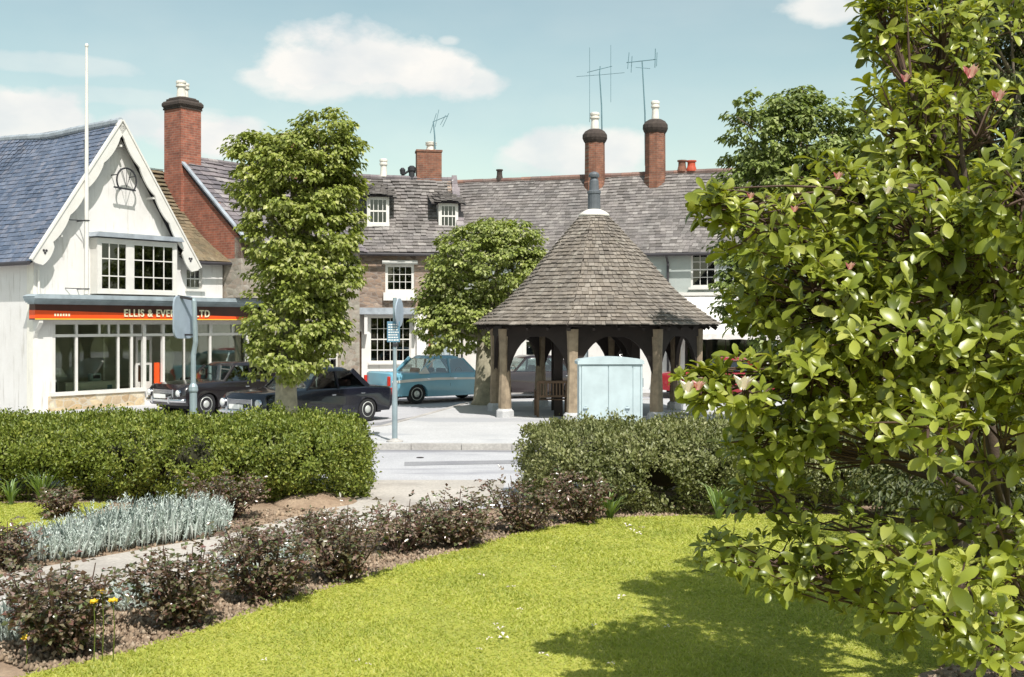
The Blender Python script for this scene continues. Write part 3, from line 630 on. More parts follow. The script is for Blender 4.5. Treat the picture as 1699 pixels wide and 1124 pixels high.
def stack(parent, x, y, z0, z1, w, d, mat, cap='round', pots=((0,0),), ph=.62, pr=.13, potmat='pot_white', style=0, band=True, n=4):
    m = MB()
    if n == 4: m.box(x-w/2,x+w/2,y-d/2,y+d/2,z0,z1)
    else: m.lathe([(w/2*1.06,z0),(w/2*1.06,z0+.5),(w/2,z0+.55),(w/2*.97,z1)], (x,y,0), n, R(22.5))
    c = m.build('chimney', M[mat], parent)
    m = MB()
    if cap == 'round' and n == 4:
        q = lambda k, a, b: m.box(x-w/2-k,x+w/2+k,y-d/2-k,y+d/2+k,a,b)
        q(.03,z1,z1+.06); m.bbox(x-w/2-.09,x+w/2+.09,y-d/2-.09,y+d/2+.09,z1+.06,z1+.28,.07); m.bbox(x-w/2-.0,x+w/2+.0,y-d/2-.0,y+d/2+.0,z1+.25,z1+.40,.1)
    elif cap == 'round': m.lathe([(w/2*.98,z1-.05),(w/2*1.12,z1+.04),(w/2*1.22,z1+.14),(w/2*1.2,z1+.28),(w/2*.95,z1+.42),(w/2*.6,z1+.5),(w/2*.3,z1+.52)], (x,y,0), 16)
    else: m.box(x-w/2-.03,x+w/2+.03,y-d/2-.03,y+d/2+.03,z1,z1+.08)
    m.build('cap', M['cap_dark'] if cap == 'round' else M[mat], c)
    zt = z1+(.38 if cap == 'round' else .08)+(.1 if n != 4 else 0)
    for px_, py_ in pots: pot(c, (x+px_,y+py_,zt-.02), ph, pr, potmat, style=style)
    return c
stack(bh, .30, 2.40, 5.6, 9.55, .82, .86, 'red_brick', pots=((-.16,-.12),(.16,.12)), ph=.60, pr=.15)
stack(bh, 5.1, 2.3, 7.2, 9.35, .5, .6, 'old_brick', cap='flat', pots=(), ph=.35)

# ================================================================ DORMERED STONE HOUSE
C = Fr(-6.22, 42.6, R(9.8))
ch = empty('stone_house', (*C.o, 0), C.a)
tag(ch, 'stone cottage with two dormer windows and a whitewashed ground floor', 'house')
m = MB(); hU = (1.50,2.58,3.66,4.72)
wall(m, -1.6, 4.45, 3.0, 5.25, [hU], 0, .35); m.box(-1.6,-1.3,.35,6,0,5.25); m.box(4.15,4.45,.35,6,0,5.25); m.box(-1.6,4.45,6,6.3,0,5.25)
yz(m, [(0,5.25),(6.3,5.25),(3.1,8.35)], -1.6, -1.3); yz(m, [(0,5.25),(6.3,5.25),(3.1,8.35)], 4.15, 4.45)
m.build('wall', M['rubble'], ch)
m = MB(); wall(m, -1.6, 4.45, 0, 3.0, [(.92,2.45,1.05,2.75),(.12,.62,.1,2.2),(3.3,3.95,.1,2.05),(3.98,4.3,1.0,1.9)], -.04, .39); m.build('whitewashed_wall', M['white_render'], ch)
m = MB(); m.box(-.2,2.72,-.50,-.045,2.84,2.92); m.prism([(-.2,2.92),(2.72,2.92),(2.55,3.08),(-.05,3.08)], -.48, -.002); m.build('canopy', M['lead'], ch)
for b_ in ((.70,.82,-.42,-.045,2.1,2.838),(.05,.13,-.30,-.045,1.9,2.838),(2.55,2.655,-.42,-.045,2.1,2.838)): MB().box(*b_).build('corbel', M['white_render'], ch)
window(ch, .92, 2.45, 1.05, 2.75, .0, 6, 4, curtain=.2, net=False, fw=.05)
window(ch, *hU[:2], hU[2], hU[3], .03, 4, 3, curtain=None, net=True, fw=.1)
MB().box(1.38,2.70,-.1,0,4.72,4.86).build('lintel', M['white_paint'], ch); MB().box(1.42,2.66,-.18,0,3.36,3.655).build('apron', M['white_render'], ch)
def door(parent, x0, x1, z0, z1, y, mat, knob=.8):
    m = MB(); m.box(x0,x1,y,y+.05,z0,z1); m.box(x0+.08,x1-.08,y-.012,y,z0+.15,z0+.8); m.box(x0+.08,x1-.08,y-.012,y,z0+.95,z1-.15); d = m.build('door', M[mat], parent)
    MB().lathe([(.01,0),(.03,.02),(.03,.04),(.01,.05)], (x0+(x1-x0)*knob,y-.03,z0+1), 8).build('handle', M['chrome'], d); return d
door(ch, .12, .62, .1, 2.2, .12, 'oak_bench'); door(ch, 3.3, 3.95, .1, 2.05, .12, 'grey_paint')
window(ch, 3.98, 4.3, 1.0, 1.9, .05, 2, 3, fw=.04)
MB().box(2.66,3.22,-.22,-.045,0,2.55).build('buttress', M['white_render'], ch)
MB().box(3.10,3.26,-.26,-.222,0,2.5).build('pier', M['orange_brick'], ch)
m = MB(); m.box(3.0,4.4,-.4,-.045,2.5,2.58); m.build('porch_hood', M['white_paint'], ch)
Lc = math.hypot(3.4,3.1)
roof('roof', ch, (-1.75,-.3,5.12), (1,0,0), (0,3.4,3.22), 6.3, math.hypot(3.4,3.22), 'plum_tile', .2, .25, .026, sag=lambda u,v: -.10*math.sin(v/4.68*math.pi)+.03*math.sin(u*1.5+1)+.012*math.sin(u*5+v*3), jit=1.6)
roof('roof', ch, (-1.75,6.6,5.1), (1,0,0), (0,-3.5,3.2), 6.3, math.hypot(3.5,3.2), 'plum_tile', .3, .4, .026)
ridge_tiles(ch, (-1.7,3.1,8.42), (4.5,3.1,8.34), 'grey_stone_tile', .12, .3)
m = MB(); p0 = Vector((4.44,-.34,5.16)); p1_ = Vector((4.44,3.1,8.46))
for i in range(18):
    q0 = p0.lerp(p1_, i/18); q1 = p0.lerp(p1_, (i+1.05)/18); j = Vector((random.uniform(-.03,.03),0,random.uniform(-.01,.03))); m.bar(q0+j, q1+j, random.uniform(.2,.32), .06)
m.build('verge', M['grey_stone_tile'], ch)
MB().tube([(-1.7,-.38,5.08),(4.4,-.38,5.06)], .06, 8).build('gutter', M['dark_gutter'], ch)
def dormer(x0, x1, z0, z1, yf):
    m = MB(); yb = 3.1+(z1-8.35)*1.03+.5
    m.box(x0-.05,x0+.02,yf,yb,z0-.1,z1+.06); m.box(x1-.02,x1+.05,yf,yb,z0-.1,z1+.06); m.box(x0+.02,x1-.02,yf+.0,yf+.05,z1,z1+.06)
    m.box(x0-.06,x1+.06,yf-.08,yf+.05,z0-.16,z0-.002); m.mi = 1; m.box(x0+.02,x1-.02,yf+.5,yf+.52,z0,z1)  # dark panel behind the pane stands in for the unlit attic
    d = m.build('dormer', [M['white_paint'], M['room_shade']], ch)
    c, mm = (x0+x1)/2, MB()
    # stone tiled swept roof over the dormer
    o = Vector((x0-.35, yf-.22, z1+.02)); V = Vector((0,1,.30)).normalized(); U = Vector((1,0,0)); lu = x1-x0+.7
    tiles(mm, o, U, V, U.cross(V), lu, 2.3, .2, .24, .03, sag=lambda u,v: .16*math.cos((u/lu-.5)*math.pi)-.03)
    mm.mi = 1; n = 8; vs = []
    for k in range(n+1):
        u = lu*k/n; s_ = .16*math.cos((u/lu-.5)*math.pi)-.06
        for v in (0, 2.2): vs.append(o+U*u+V*v+U.cross(V)*s_)
    mm.add(vs, [(2*k,2*k+2,2*k+3,2*k+1) for k in range(n)]); 
    mm.add([(x0-.05,yf+.01,z1+.05),(c,yf+.01,z1+.20),(x1+.05,yf+.01,z1+.05)], [(0,1,2)])
    mm.build('dormer_roof', [M['plum_tile'], M['dark_gutter']], d)
    m = MB(); fw = .05; a, b = x0+.02, x1-.02
    m.box(a,a+fw,yf-.02,yf+.04,z0,z1); m.box(b-fw,b,yf-.02,yf+.04,z0,z1); m.box(a+fw,b-fw,yf-.02,yf+.04,z1-fw,z1); m.box(a+fw,b-fw,yf-.02,yf+.04,z0,z0+fw); m.box(a+fw,b-fw,yf-.015,yf+.035,(z0+z1)/2-.03,(z0+z1)/2+.03)
    for i in (1,2,3): q = a+(b-a)*i/4; m.box(q-.012,q+.012,yf,yf+.03,z0+fw,z1-fw)
    m.build('window', M['white_paint'], d); MB().box(a+fw,b-fw,yf+.01,yf+.015,z0+fw,z1-fw).build('pane', M['glass'], d)
    vs = []
    for i in range(15):
        for zz in (z0+fw, z0+(z1-z0)*.45): vs.append((a+fw+(b-a-2*fw)*i/14, yf+.1+.012*math.sin(i*2), zz))
    MB().add(vs, [(2*i,2*i+2,2*i+3,2*i+1) for i in range(14)]).build('curtain', M['curtain'], d)
dormer(.92, 1.66, 6.32, 7.28, 1.0); dormer(3.66, 4.32, 6.22, 7.08, 1.0)
stack(ch, 3.45, 3.3, 7.6, 9.42, 1.0, .62, 'old_brick', cap='flat', pots=((.1,0),), ph=.38, pr=.2)
pot(ch, (1.62,3.1,8.38), .72, .14)
MB().tube([(2.35,3.1,8.45),(2.6,3.1,8.62),(2.9,3.1,8.6)], .05, 8).build('cowl', M['iron'], ch)
m = MB(); m.lathe([(.12,8.3),(.12,8.6),(.16,8.65),(.16,8.78),(.08,8.85)], (2.75,3.1,0), 12); m.lathe([(.09,8.5),(.12,8.68),(.05,8.76)], (2.38,3.1,0), 10); m.build('chimney_pot', M['iron'], ch)

# ================================================================ LONG HOUSE ON THE RIGHT
D = Fr(-2.27, 44.3, R(-19))
dh = empty('long_house', (*D.o, 0), D.a)
tag(dh, 'long pale house with broad tiled roof and two domed brick chimneys behind the shelter', 'house')
m = MB(); DL = 21
up = [(9.22,10.14,3.80,5.06),(4.2,5.1,3.80,5.06),(13.5,14.4,3.8,5.06)]
wall(m, -1.2, DL, 3.62, 5.2, up, 0, .35); m.box(DL-.3,DL,.35,6.6,0,5.2); m.box(-1.2,DL,6.6,6.9,0,5.2); yz(m, [(0,5.2),(6.9,5.2),(3.5,8.4)], DL-.3, DL)
m.build('upper_wall', M['grey_render'], dh)
gh = [(2.9,3.9,1.2,2.45),(1.0,1.8,.1,2.1),(4.6,5.4,.1,2.1),(6.1,7.3,.9,2.2),(9.0,11.9,.55,2.05),(12.6,13.4,.1,2.1),(14.5,16.5,.8,2.1)]
m = MB(); wall(m, -1.2, DL, 0, 3.50, gh, -.002, .35); m.build('ground_floor_wall', M['white_render'], dh)
MB().box(8.0, DL, -.1, .2, 3.50, 3.62).build('string_course', M['white_paint'], dh); MB().box(-1.2, 8.0, 0, .2, 3.50, 3.62).build('string_course', M['white_render'], dh)
for q in up: window(dh, *q, .03, 3, 4, net=True, fw=.07)
window(dh, *gh[0], .03, 2, 2); window(dh, *gh[3], .03, 4, 3); window(dh, *gh[6], .03, 6, 3)
for q, mt in ((gh[1],'oak_bench'),(gh[2],'grey_paint'),(gh[5],'maroon_paint')): door(dh, *q, .12, mt)
window(dh, *gh[4], .05, 4, 1, mat='oak_dark_shaded', name='shop_window', glass='shop_glass', fw=.09)
# the shop blind: a sloping canvas awning
m = MB(); n = 14; vs = []
for i in range(n+1):
    x_ = 8.7+3.1*i/n
    for (y_, z_) in ((-.04,3.46),(-1.25,2.14),(-1.27,1.95)): vs.append((x_, y_, z_+.012*math.sin(i*1.9)))
m.add(vs, [(3*i+k,3*i+3+k,3*i+4+k,3*i+1+k) for i in range(n) for k in (0,1)])
aw = m.build('awning', M['curtain'], dh); md = aw.modifiers.new('thickness','SOLIDIFY'); md.thickness = .012
MB().bar((8.72,-1.24,2.12),(8.72,-.02,2.2),.03).bar((11.78,-1.24,2.12),(11.78,-.02,2.2),.03).build('arm', M['iron'], aw)
Ld = math.hypot(3.8,3.35)
roof('roof', dh, (-1.9,-.3,5.02), (1,0,0), (0,3.8,3.38), DL+2.1, math.hypot(3.8,3.38), 'plum_tile', .19, .22, .016, sag=lambda u,v: -.05*math.sin(v/5.1*math.pi)+.025*math.sin(u*.8)+.01*math.sin(u*3+v*2), jit=.9)
roof('roof', dh, (-1.9,7.2,5.0), (1,0,0), (0,-3.7,3.4), DL+2.1, math.hypot(3.7,3.4), 'plum_tile', .3, .4, .02)
ridge_tiles(dh, (-2.6,3.5,8.43), (DL,3.5,8.45), 'ridge_red', .12, .42)
MB().tube([(-1.5,-.4,4.98),(DL,-.4,4.98)], .06, 8).build('gutter', M['dark_gutter'], dh)
stack(dh, 4.8, 3.2, 7.6, 9.75, .82, .8, 'old_brick', pots=((.0,0),), ph=.72, pr=.17, n=8)
stack(dh, 7.25, 3.2, 7.7, 10.0, .82, .8, 'old_brick', pots=((.0,0),), ph=.78, pr=.15, n=8)
pot(dh, (.65,3.5,8.42), .45, .13, 'cap_dark', style=1)
pot(dh, (8.25,3.5,8.45), .45, .17, 'old_brick', style=1); pot(dh, (8.62,3.5,8.45), .42, .18, 'pot_red', style=1)

MB().tube([(8.4,-.42,4.95),(8.4,-.08,4.7),(8.4,-.08,.1)], .045, 8).build('downpipe', M['dark_gutter'], dh)
MB().tube([(4.38,-.44,5.02),(4.38,-.1,4.8),(4.38,-.1,.1)], .04, 8).build('downpipe', M['dark_gutter'], ch)
# TV aerials
def aerial(label, base, h, arms, cat='aerial'):
    e = empty('television_aerial', base); tag(e, label, cat, 'television aerials on the rooftops')
    MB().tube([(0,0,0),(-.02,0,h*.5),(-.05-h*.02,0,h)], [.032,.03,.024], 7).build('mast', M['aerial'], e)
    m = MB()
    for a, b, r in arms: m.tube([a, b], r, 5)
    m.build('antenna', M['aerial'], e); return e
b1 = at(999, 232, 46.0); h1 = 2.7
aerial('tallest rooftop aerial, thin upright rods on its mast, behind the left domed chimney', b1, h1,
  [((-.12,0,h1-.1),(-1.0,.5,h1-.06),.010),((-.08,0,h1-.1),(.85,-.5,h1-.12),.010),((-.5,0,h1-2.0),(-.5,0,h1+1.0),.010),((.35,0,h1-1.2),(.35,0,h1+1.1),.010),((-.6,0,h1+.0),(.4,0,h1+.25),.016),((-.1,0,h1),(-.08,0,h1+.25),.02)])
b2 = at(1071, 275, 45.3); h2 = 4.15
aerial('rooftop aerial with an H shaped head on a tall leaning mast, right domed chimney', b2, h2,
  [((-.75,0,h2-.08),(.42,0,h2+.05),.020),((-.72,-.1,h2-.35),(-.66,-.1,h2+.3),.014),((-.56,.1,h2-.45),(-.52,.1,h2+.2),.014),((.36,-.1,h2-.3),(.38,-.1,h2+.45),.018),((.45,.1,h2-.2),(.47,.1,h2+.35),.014),((-.4,-.15,h2-.3),(.2,.15,h2-.28),.012)])
b3 = at(722, 248, 46.2); h3 = 1.1
aerial('small aerial with short slanting rods on the square brick chimney', b3, h3,
  [((-.1,0,h3),(.5,0,h3+.25),.016),((-.2,0,h3-.45),(.05,0,h3+.35),.014),((.0,0,h3-.2),(.15,0,h3+.5),.012),((.3,0,h3-.2),(.55,0,h3+.35),.014),((.2,.1,h3-.1),(.42,.1,h3+.3),.012)])

# ================================================================ MARKET SHELTER
SX, SY = 2.2, 30.7; PH = R(30); RP = 2.75; Z0 = .10
se = empty('market_shelter', (SX, SY, Z0)); tag(se, 'octagonal market shelter with a steep stone tiled roof on timber posts', 'shelter')
prof = [(3.37,2.46),(2.92,2.76),(2.26,3.26),(1.77,3.80),(1.36,4.30),(.88,4.82),(.40,5.36)]
prof = [(r, z-Z0) for r, z in prof]
def prof_at(t):   # t = length along the slope
    acc = 0
    for i in range(len(prof)-1):
        L = math.hypot(prof[i+1][0]-prof[i][0], prof[i+1][1]-prof[i][1])
        if t <= acc+L: k = (t-acc)/L; return (prof[i][0]+(prof[i+1][0]-prof[i][0])*k, prof[i][1]+(prof[i+1][1]-prof[i][1])*k)
        acc += L
    return prof[-1]
TL = sum(math.hypot(prof[i+1][0]-prof[i][0], prof[i+1][1]-prof[i][1]) for i in range(len(prof)-1))
mb = MB()
def crn(k, r, z): a = PH+k*math.pi/4; return Vector((r*math.cos(a), r*math.sin(a), z))
t = 0; row = 0
while t < TL-.05:
    chh = .165-.05*(t/TL); r0, z0 = prof_at(t); r1, z1 = prof_at(min(t+chh*1.35, TL))
    for k in range(8):
        A, B = crn(k, r0, z0), crn(k+1, r0, z0); A1, B1 = crn(k, r1, z1), crn(k+1, r1, z1); L = (B-A).length; L1 = (B1-A1).length
        U = (B-A).normalized(); N = U.cross((A1-A).normalized() if (A1-A).length else Vector((0,0,1))).normalized()
        if N.z < 0: N = -N
        u = 0 if row % 2 else -.09
        while u < L:
            w = random.uniform(.10,.21)*(1-.35*t/TL); a, b = max(u,0), min(u+w-.008, L)
            if b-a > .02:
                th = random.uniform(.016,.034); lf = random.uniform(.008,.022); ds = random.uniform(-.014,.014)
                dn = (A-A1).normalized()*ds
                p = [A+U*a+dn+N*lf, A+U*b+dn+N*lf*random.uniform(.6,1.3), A1+(B1-A1)*(b/L)-N*.004, A1+(B1-A1)*(a/L)-N*.004]
                q = [p[0]+N*th, p[1]+N*th, p[2]+N*.006, p[3]+N*.006]
                mb.add(p+q, [(3,2,1,0),(4,5,6,7),(0,1,5,4),(1,2,6,5),(3,0,4,7)])
            u += w
    t += chh; row += 1
mb.mi = 1; K = len(prof); vs = []
for r, z in prof:
    for k in range(8): vs.append(crn(k, r-.03, z-.035))
mb.add(vs, [(i*8+k, i*8+(k+1)%8, (i+1)*8+(k+1)%8, (i+1)*8+k) for i in range(K-1) for k in range(8)])
mb.build('roof', [M['shelter_tile'], M['oak_dark_shaded']], se)
m = MB()
for k in range(8):   # hip rafters and boards underneath
    
    for i in range(len(prof)-2): m.bar(crn(k,prof[i][0]-.12,prof[i][1]-.10), crn(k,prof[i+1][0]-.12,prof[i+1][1]-.10), .09, .10)
    for q in (.25,.5,.75):
        
        for i in range(3):
            a = crn(k,prof[i][0]-.12,prof[i][1]-.10).lerp(crn(k+1,prof[i][0]-.12,prof[i][1]-.10), q); b = crn(k,prof[i+1][0]-.12,prof[i+1][1]-.10).lerp(crn(k+1,prof[i+1][0]-.12,prof[i+1][1]-.10), q); m.bar(a, b, .06, .08)
m.build('rafters', M['oak_dark_shaded'], se)
m = MB(); zt = 2.20
for k in range(8):
    A, B = crn(k, RP, zt), crn(k+1, RP, zt); m.bar(A, B, .17, .26); m.bar(A*1.0+Vector((0,0,.19)), B+Vector((0,0,.19)), .12, .12)
    # arched braces: curved solid spandrels either side of every post
    for P, Q in ((A, B), (B, A)):
        d = (Q-P).normalized(); nrm = Vector((-d.y, d.x, 0)); n = 9; sp_ = 1.03; hh = 1.3; vs = []
        for s_ in (-.05, .05):
            vs.append(P+nrm*s_+d*.0+Vector((0,0,-.09))); vs.append(P+nrm*s_+d*sp_+Vector((0,0,-.09)))
            for i in range(n):
                a = math.pi/2*i/(n-1); vs.append(P+nrm*s_+d*(sp_-(sp_-.08)*math.sin(a))+Vector((0,0,-.09-hh*(1-math.cos(a)))))
            vs.append(P+nrm*s_+Vector((0,0,-.09-hh)))
        k_ = n+3; o1 = [1]+list(range(2,k_))+[0]
        fs = [tuple(o1), tuple(k_+i for i in reversed(o1))]+[(o1[i], o1[(i+1)%k_], k_+o1[(i+1)%k_], k_+o1[i]) for i in range(k_)]
        m.add(vs, fs)
m.build('frame', M['oak_dark_shaded'], se)
for k in range(8):
    P = crn(k, RP, 0); a = PH+k*math.pi/4
    m = MB(); vs = []
    prf = [(.155,.20),(.15,.5),(.125,1.2),(.13,1.7),(.15,2.26)]
    for r, z in prf:
        j = .006
        for q in range(8):
            an = a+R(22.5)+q*math.pi/4; rr = r*(1.12 if q % 2 else 1.0); vs.append((P.x+rr*math.cos(an)+random.uniform(-j,j), P.y+rr*math.sin(an)+random.uniform(-j,j), z))
    m.add(vs, [(i*8+q, i*8+(q+1)%8, (i+1)*8+(q+1)%8, (i+1)*8+q) for i in range(4) for q in range(8)]+[tuple(range(39,31,-1))[::-1], tuple(range(7,-1,-1))])
    po = m.build('post', M['oak_light'], se)
    MB().lathe([(.24,0),(.235,.16),(.18,.22)], (P.x,P.y,0), 8, a).build('plinth', M['paving'], po)
for dx, dy in ((-1,1),(-1,-1),(1,1),(1,-1)):
    m = MB(); m.box(dx-.11,dx+.11,dy-.11,dy+.11,0,3.3); m.build('post', M['oak_dark_shaded'], se)
m = MB()
def spandrel(m, P, Q, sp_, hh, z_=0):
    d = (Q-P).normalized(); nrm = Vector((-d.y, d.x, 0)); n = 9; vs = []
    for s_ in (-.05, .05):
        vs.append(P+nrm*s_); vs.append(P+nrm*s_+d*sp_)
        for i in range(n):
            a = math.pi/2*i/(n-1); vs.append(P+nrm*s_+d*(sp_-(sp_-.08)*math.sin(a))+Vector((0,0,-hh*(1-math.cos(a)))))
        vs.append(P+nrm*s_+Vector((0,0,-hh)))
    k_ = n+3; o1 = [1]+list(range(2,k_))+[0]
    m.add(vs, [tuple(o1), tuple(k_+i for i in reversed(o1))]+[(o1[i], o1[(i+1)%k_], k_+o1[(i+1)%k_], k_+o1[i]) for i in range(k_)])
for a_, b_ in (((-1,-1),(1,-1)),((1,-1),(1,1)),((1,1),(-1,1)),((-1,1),(-1,-1))):
    P, Q = Vector((*a_,2.36)), Vector((*b_,2.36)); m.bar(P, Q, .14, .4); m.bar(P, Vector((P.x*1.85, P.y*1.85, 2.32)), .12, .3)
    spandrel(m, P-Vector((0,0,.2)), Q, .97, 1.0); spandrel(m, Q-Vector((0,0,.2)), P, .97, 1.0)
m.build('inner_shade_frame', M['oak_dark_shaded'], se)  # inner beams and braces added to darken the space under the roof
m = MB(); m.bar((-1,-1,2.9),(1,-1,2.9),.14).bar((-1,1,2.9),(1,1,2.9),.14).bar((-1.8,0,3.1),(1.8,0,3.1),.14).bar((0,-1.8,3.2),(0,1.8,3.2),.14); m.build('tie_beam', M['oak_dark_shaded'], se)
MB().lathe([(.42,5.26),(.40,5.33),(.28,5.41),(.16,5.46)], (0,0,0), 20).build('cap', M['pot_white'], se, True)
MB().lathe([(.17,5.44),(.17,5.48),(.165,5.87),(.185,5.88),(.185,5.94),(.13,5.97),(.12,6.22),(.09,6.30),(.14,6.32),(.15,6.38),(.11,6.44),(.03,6.47)], (0,0,0), 16).build('finial', M['finial_grey'], se)

# bench inside
be = empty('bench', (*gp(921, 692), Z0), R(6)); be.location = (1.05, 29.55, Z0); tag(be, 'slatted wooden bench with a straight back under the market shelter', 'bench')
bw = .40*1.0; 
m = MB()
for i in range(4): m.bbox(-bw-.02, bw+.02, -.02+.11*i, .07+.11*i, .42, .445, .006)
m.build('seat', M['oak_bench'], be)
m = MB(); m.bbox(-bw-.02,bw+.02,-.12,-.07,.86,.93,.01); m.box(-bw,bw,-.115,-.085,.50,.55)
for i in range(9): x_ = -bw+.06+i*(2*bw-.12)/8; m.box(x_-.018,x_+.018,-.11,-.088,.55,.86)
m.build('backrest', M['oak_bench'], be)
for x_ in (-bw, bw):
    for y0_, zt_ in ((-.13,.90),(.36,.64)): MB().box(x_-.03,x_+.03,y0_,y0_+.06,0,zt_).build('leg', M['oak_bench'], be)
    MB().bbox(x_-.04,x_+.04,-.07,.44,.642,.675,.01).build('armrest', M['oak_bench'], be)

# cabinet
cb = empty('utility_cabinet', (*gp(1016, 748), Z0), R(3)); cb.location = (1.98, 22.95, Z0)
tag(cb, 'pale blue metal utility cabinet with two doors and a curved lid, behind the hedge', 'cabinet')
CW, CH = .62, 1.58
m = MB(); m.box(-CW,CW,0,.5,.06,CH); m.box(-CW+.03,CW-.03,.03,.47,0,.06)
for x_ in (-CW, CW): m.box(x_-.02,x_+.02,-.02,.03,.06,CH)
m.build('body', M['cabinet'], cb, bevel=.008)
m = MB(); pr = [(-CW-.05,CH+.002),(-CW-.05,CH+.06)]+[(-CW+.0+2*CW*i/12, CH+.10+.05*math.sin(math.pi*i/12)) for i in range(13)]+[(CW+.05,CH+.06),(CW+.05,CH+.002)]
m.prism(pr, -.05, .55); m.build('lid', M['cabinet'], cb)
for x0_, x1_ in ((-CW+.03,-.06),(-.045,CW-.19)):
    d = MB().bbox(x0_,x1_,-.022,-.002,.10,CH-.02,.006).build('door', M['cabinet'], cb)
    for s_ in (0,1):
        pass
    hx = x0_+.08 if x0_ < -.3 else x1_-.10
    mm = MB(); mm.lathe([(.045,0),(.045,.012)], (0,0,0), 14); mm2 = MB(); mm2.bbox(hx-.05,hx+.05,-.05,-.023,.68,.72,.008); mm2.box(hx-.018,hx+.018,-.034,-.022,.62,.74); mm2.build('handle', M['metal_grey'], d)
MB().box(CW-.17,CW-.03,-.016,-.002,.10,CH-.02).build('panel', M['cabinet'], cb)
MB().box(CW+.022,CW+.05,.05,.16,1.12,1.3).build('hinge', M['metal_grey'], cb)

# sign posts
def disc(m, c, rx, rz, th, rot, n=28, pw=1.0):
    sg = lambda v: math.copysign(abs(v)**pw, v)
    c = Vector(c); u = Vector((math.cos(rot), math.sin(rot), 0)); w = Vector((-u.y, u.x, 0)); vs = []
    for s_ in (-th/2, th/2):
        for i in range(n): a = 2*math.pi*i/n; vs.append(c+u*rx*sg(math.cos(a))+Vector((0,0,rz*sg(math.sin(a))))+w*s_)
    m.add(vs, [tuple(range(n)), tuple(range(2*n-1,n-1,-1))]+[(i,(i+1)%n,(i+1)%n+n,i+n) for i in range(n)])
p1 = empty('road_sign', (-5.05, 18.15, 0)); tag(p1, 'grey road sign with a rounded panel turned almost edge on, in front of the shop', 'road sign')
MB().tube([(0,0,0),(0,0,1.45)], .058, 12).build('pole', M['metal_grey'], p1); MB().tube([(0,0,1.4),(0,0,2.0),(.035,0,2.2),(.01,0,2.86),(0,0,2.9)], [.042,.04,.04,.04,.03], 12).build('upper_pole', M['metal_grey'], p1)
MB().lathe([(.07,1.42),(.075,1.44),(.07,1.5),(.045,1.55)], (0,0,0), 12).build('collar', M['metal_grey'], p1)
m = MB(); disc(m, (-.16,.03,2.60), .29, .34, .03, R(73), pw=.4); m.build('sign_face', M['sign_back'], p1)
MB().bar((0,0,2.88),(-.22,-.1,2.93),.04).bar((0,0,2.32),(-.14,.03,2.32),.03).build('bracket', M['iron'], p1)
p2 = empty('parking_sign', (*gp(655, 741), Z0)); p2.location = (-2.38, 23.25, Z0); tag(p2, 'tall grey pole carrying a small waiting plate, at the kerb of the square', 'road sign')
MB().tube([(0,0,0),(0,0,1.2)], .055, 12).build('pole', M['metal_grey'], p2); MB().tube([(0,0,1.18),(0,0,2.92)], .038, 12).build('upper_pole', M['metal_grey'], p2)
MB().lathe([(.17,0),(.17,.02),(.07,.05),(.06,.07)], (0,0,0), 14).build('base', M['kerb_stone'], p2)
m = MB(); disc(m, (.09,.02,2.62), .28, .29, .025, R(80)); m.build('sign_face', M['sign_back'], p2)
m = MB(); m.bbox(-.15,.11,-.07,-.052,2.02,2.44,.006); m.mi = 1
for i in range(7):
    z_ = 2.39-i*.052
    x_ = -.125
    while x_ < .07: w_ = random.uniform(.02,.05); m.box(x_, min(x_+w_,.085), -.0745, -.0702, z_-.026, z_); x_ += w_+.012
m.build('plate', [M['sign_blue'], M['sign_white']], p2)
MB().bbox(-.04,.07,-.06,.05,1.93,2.0,.01).build('bracket', M['iron'], p2)

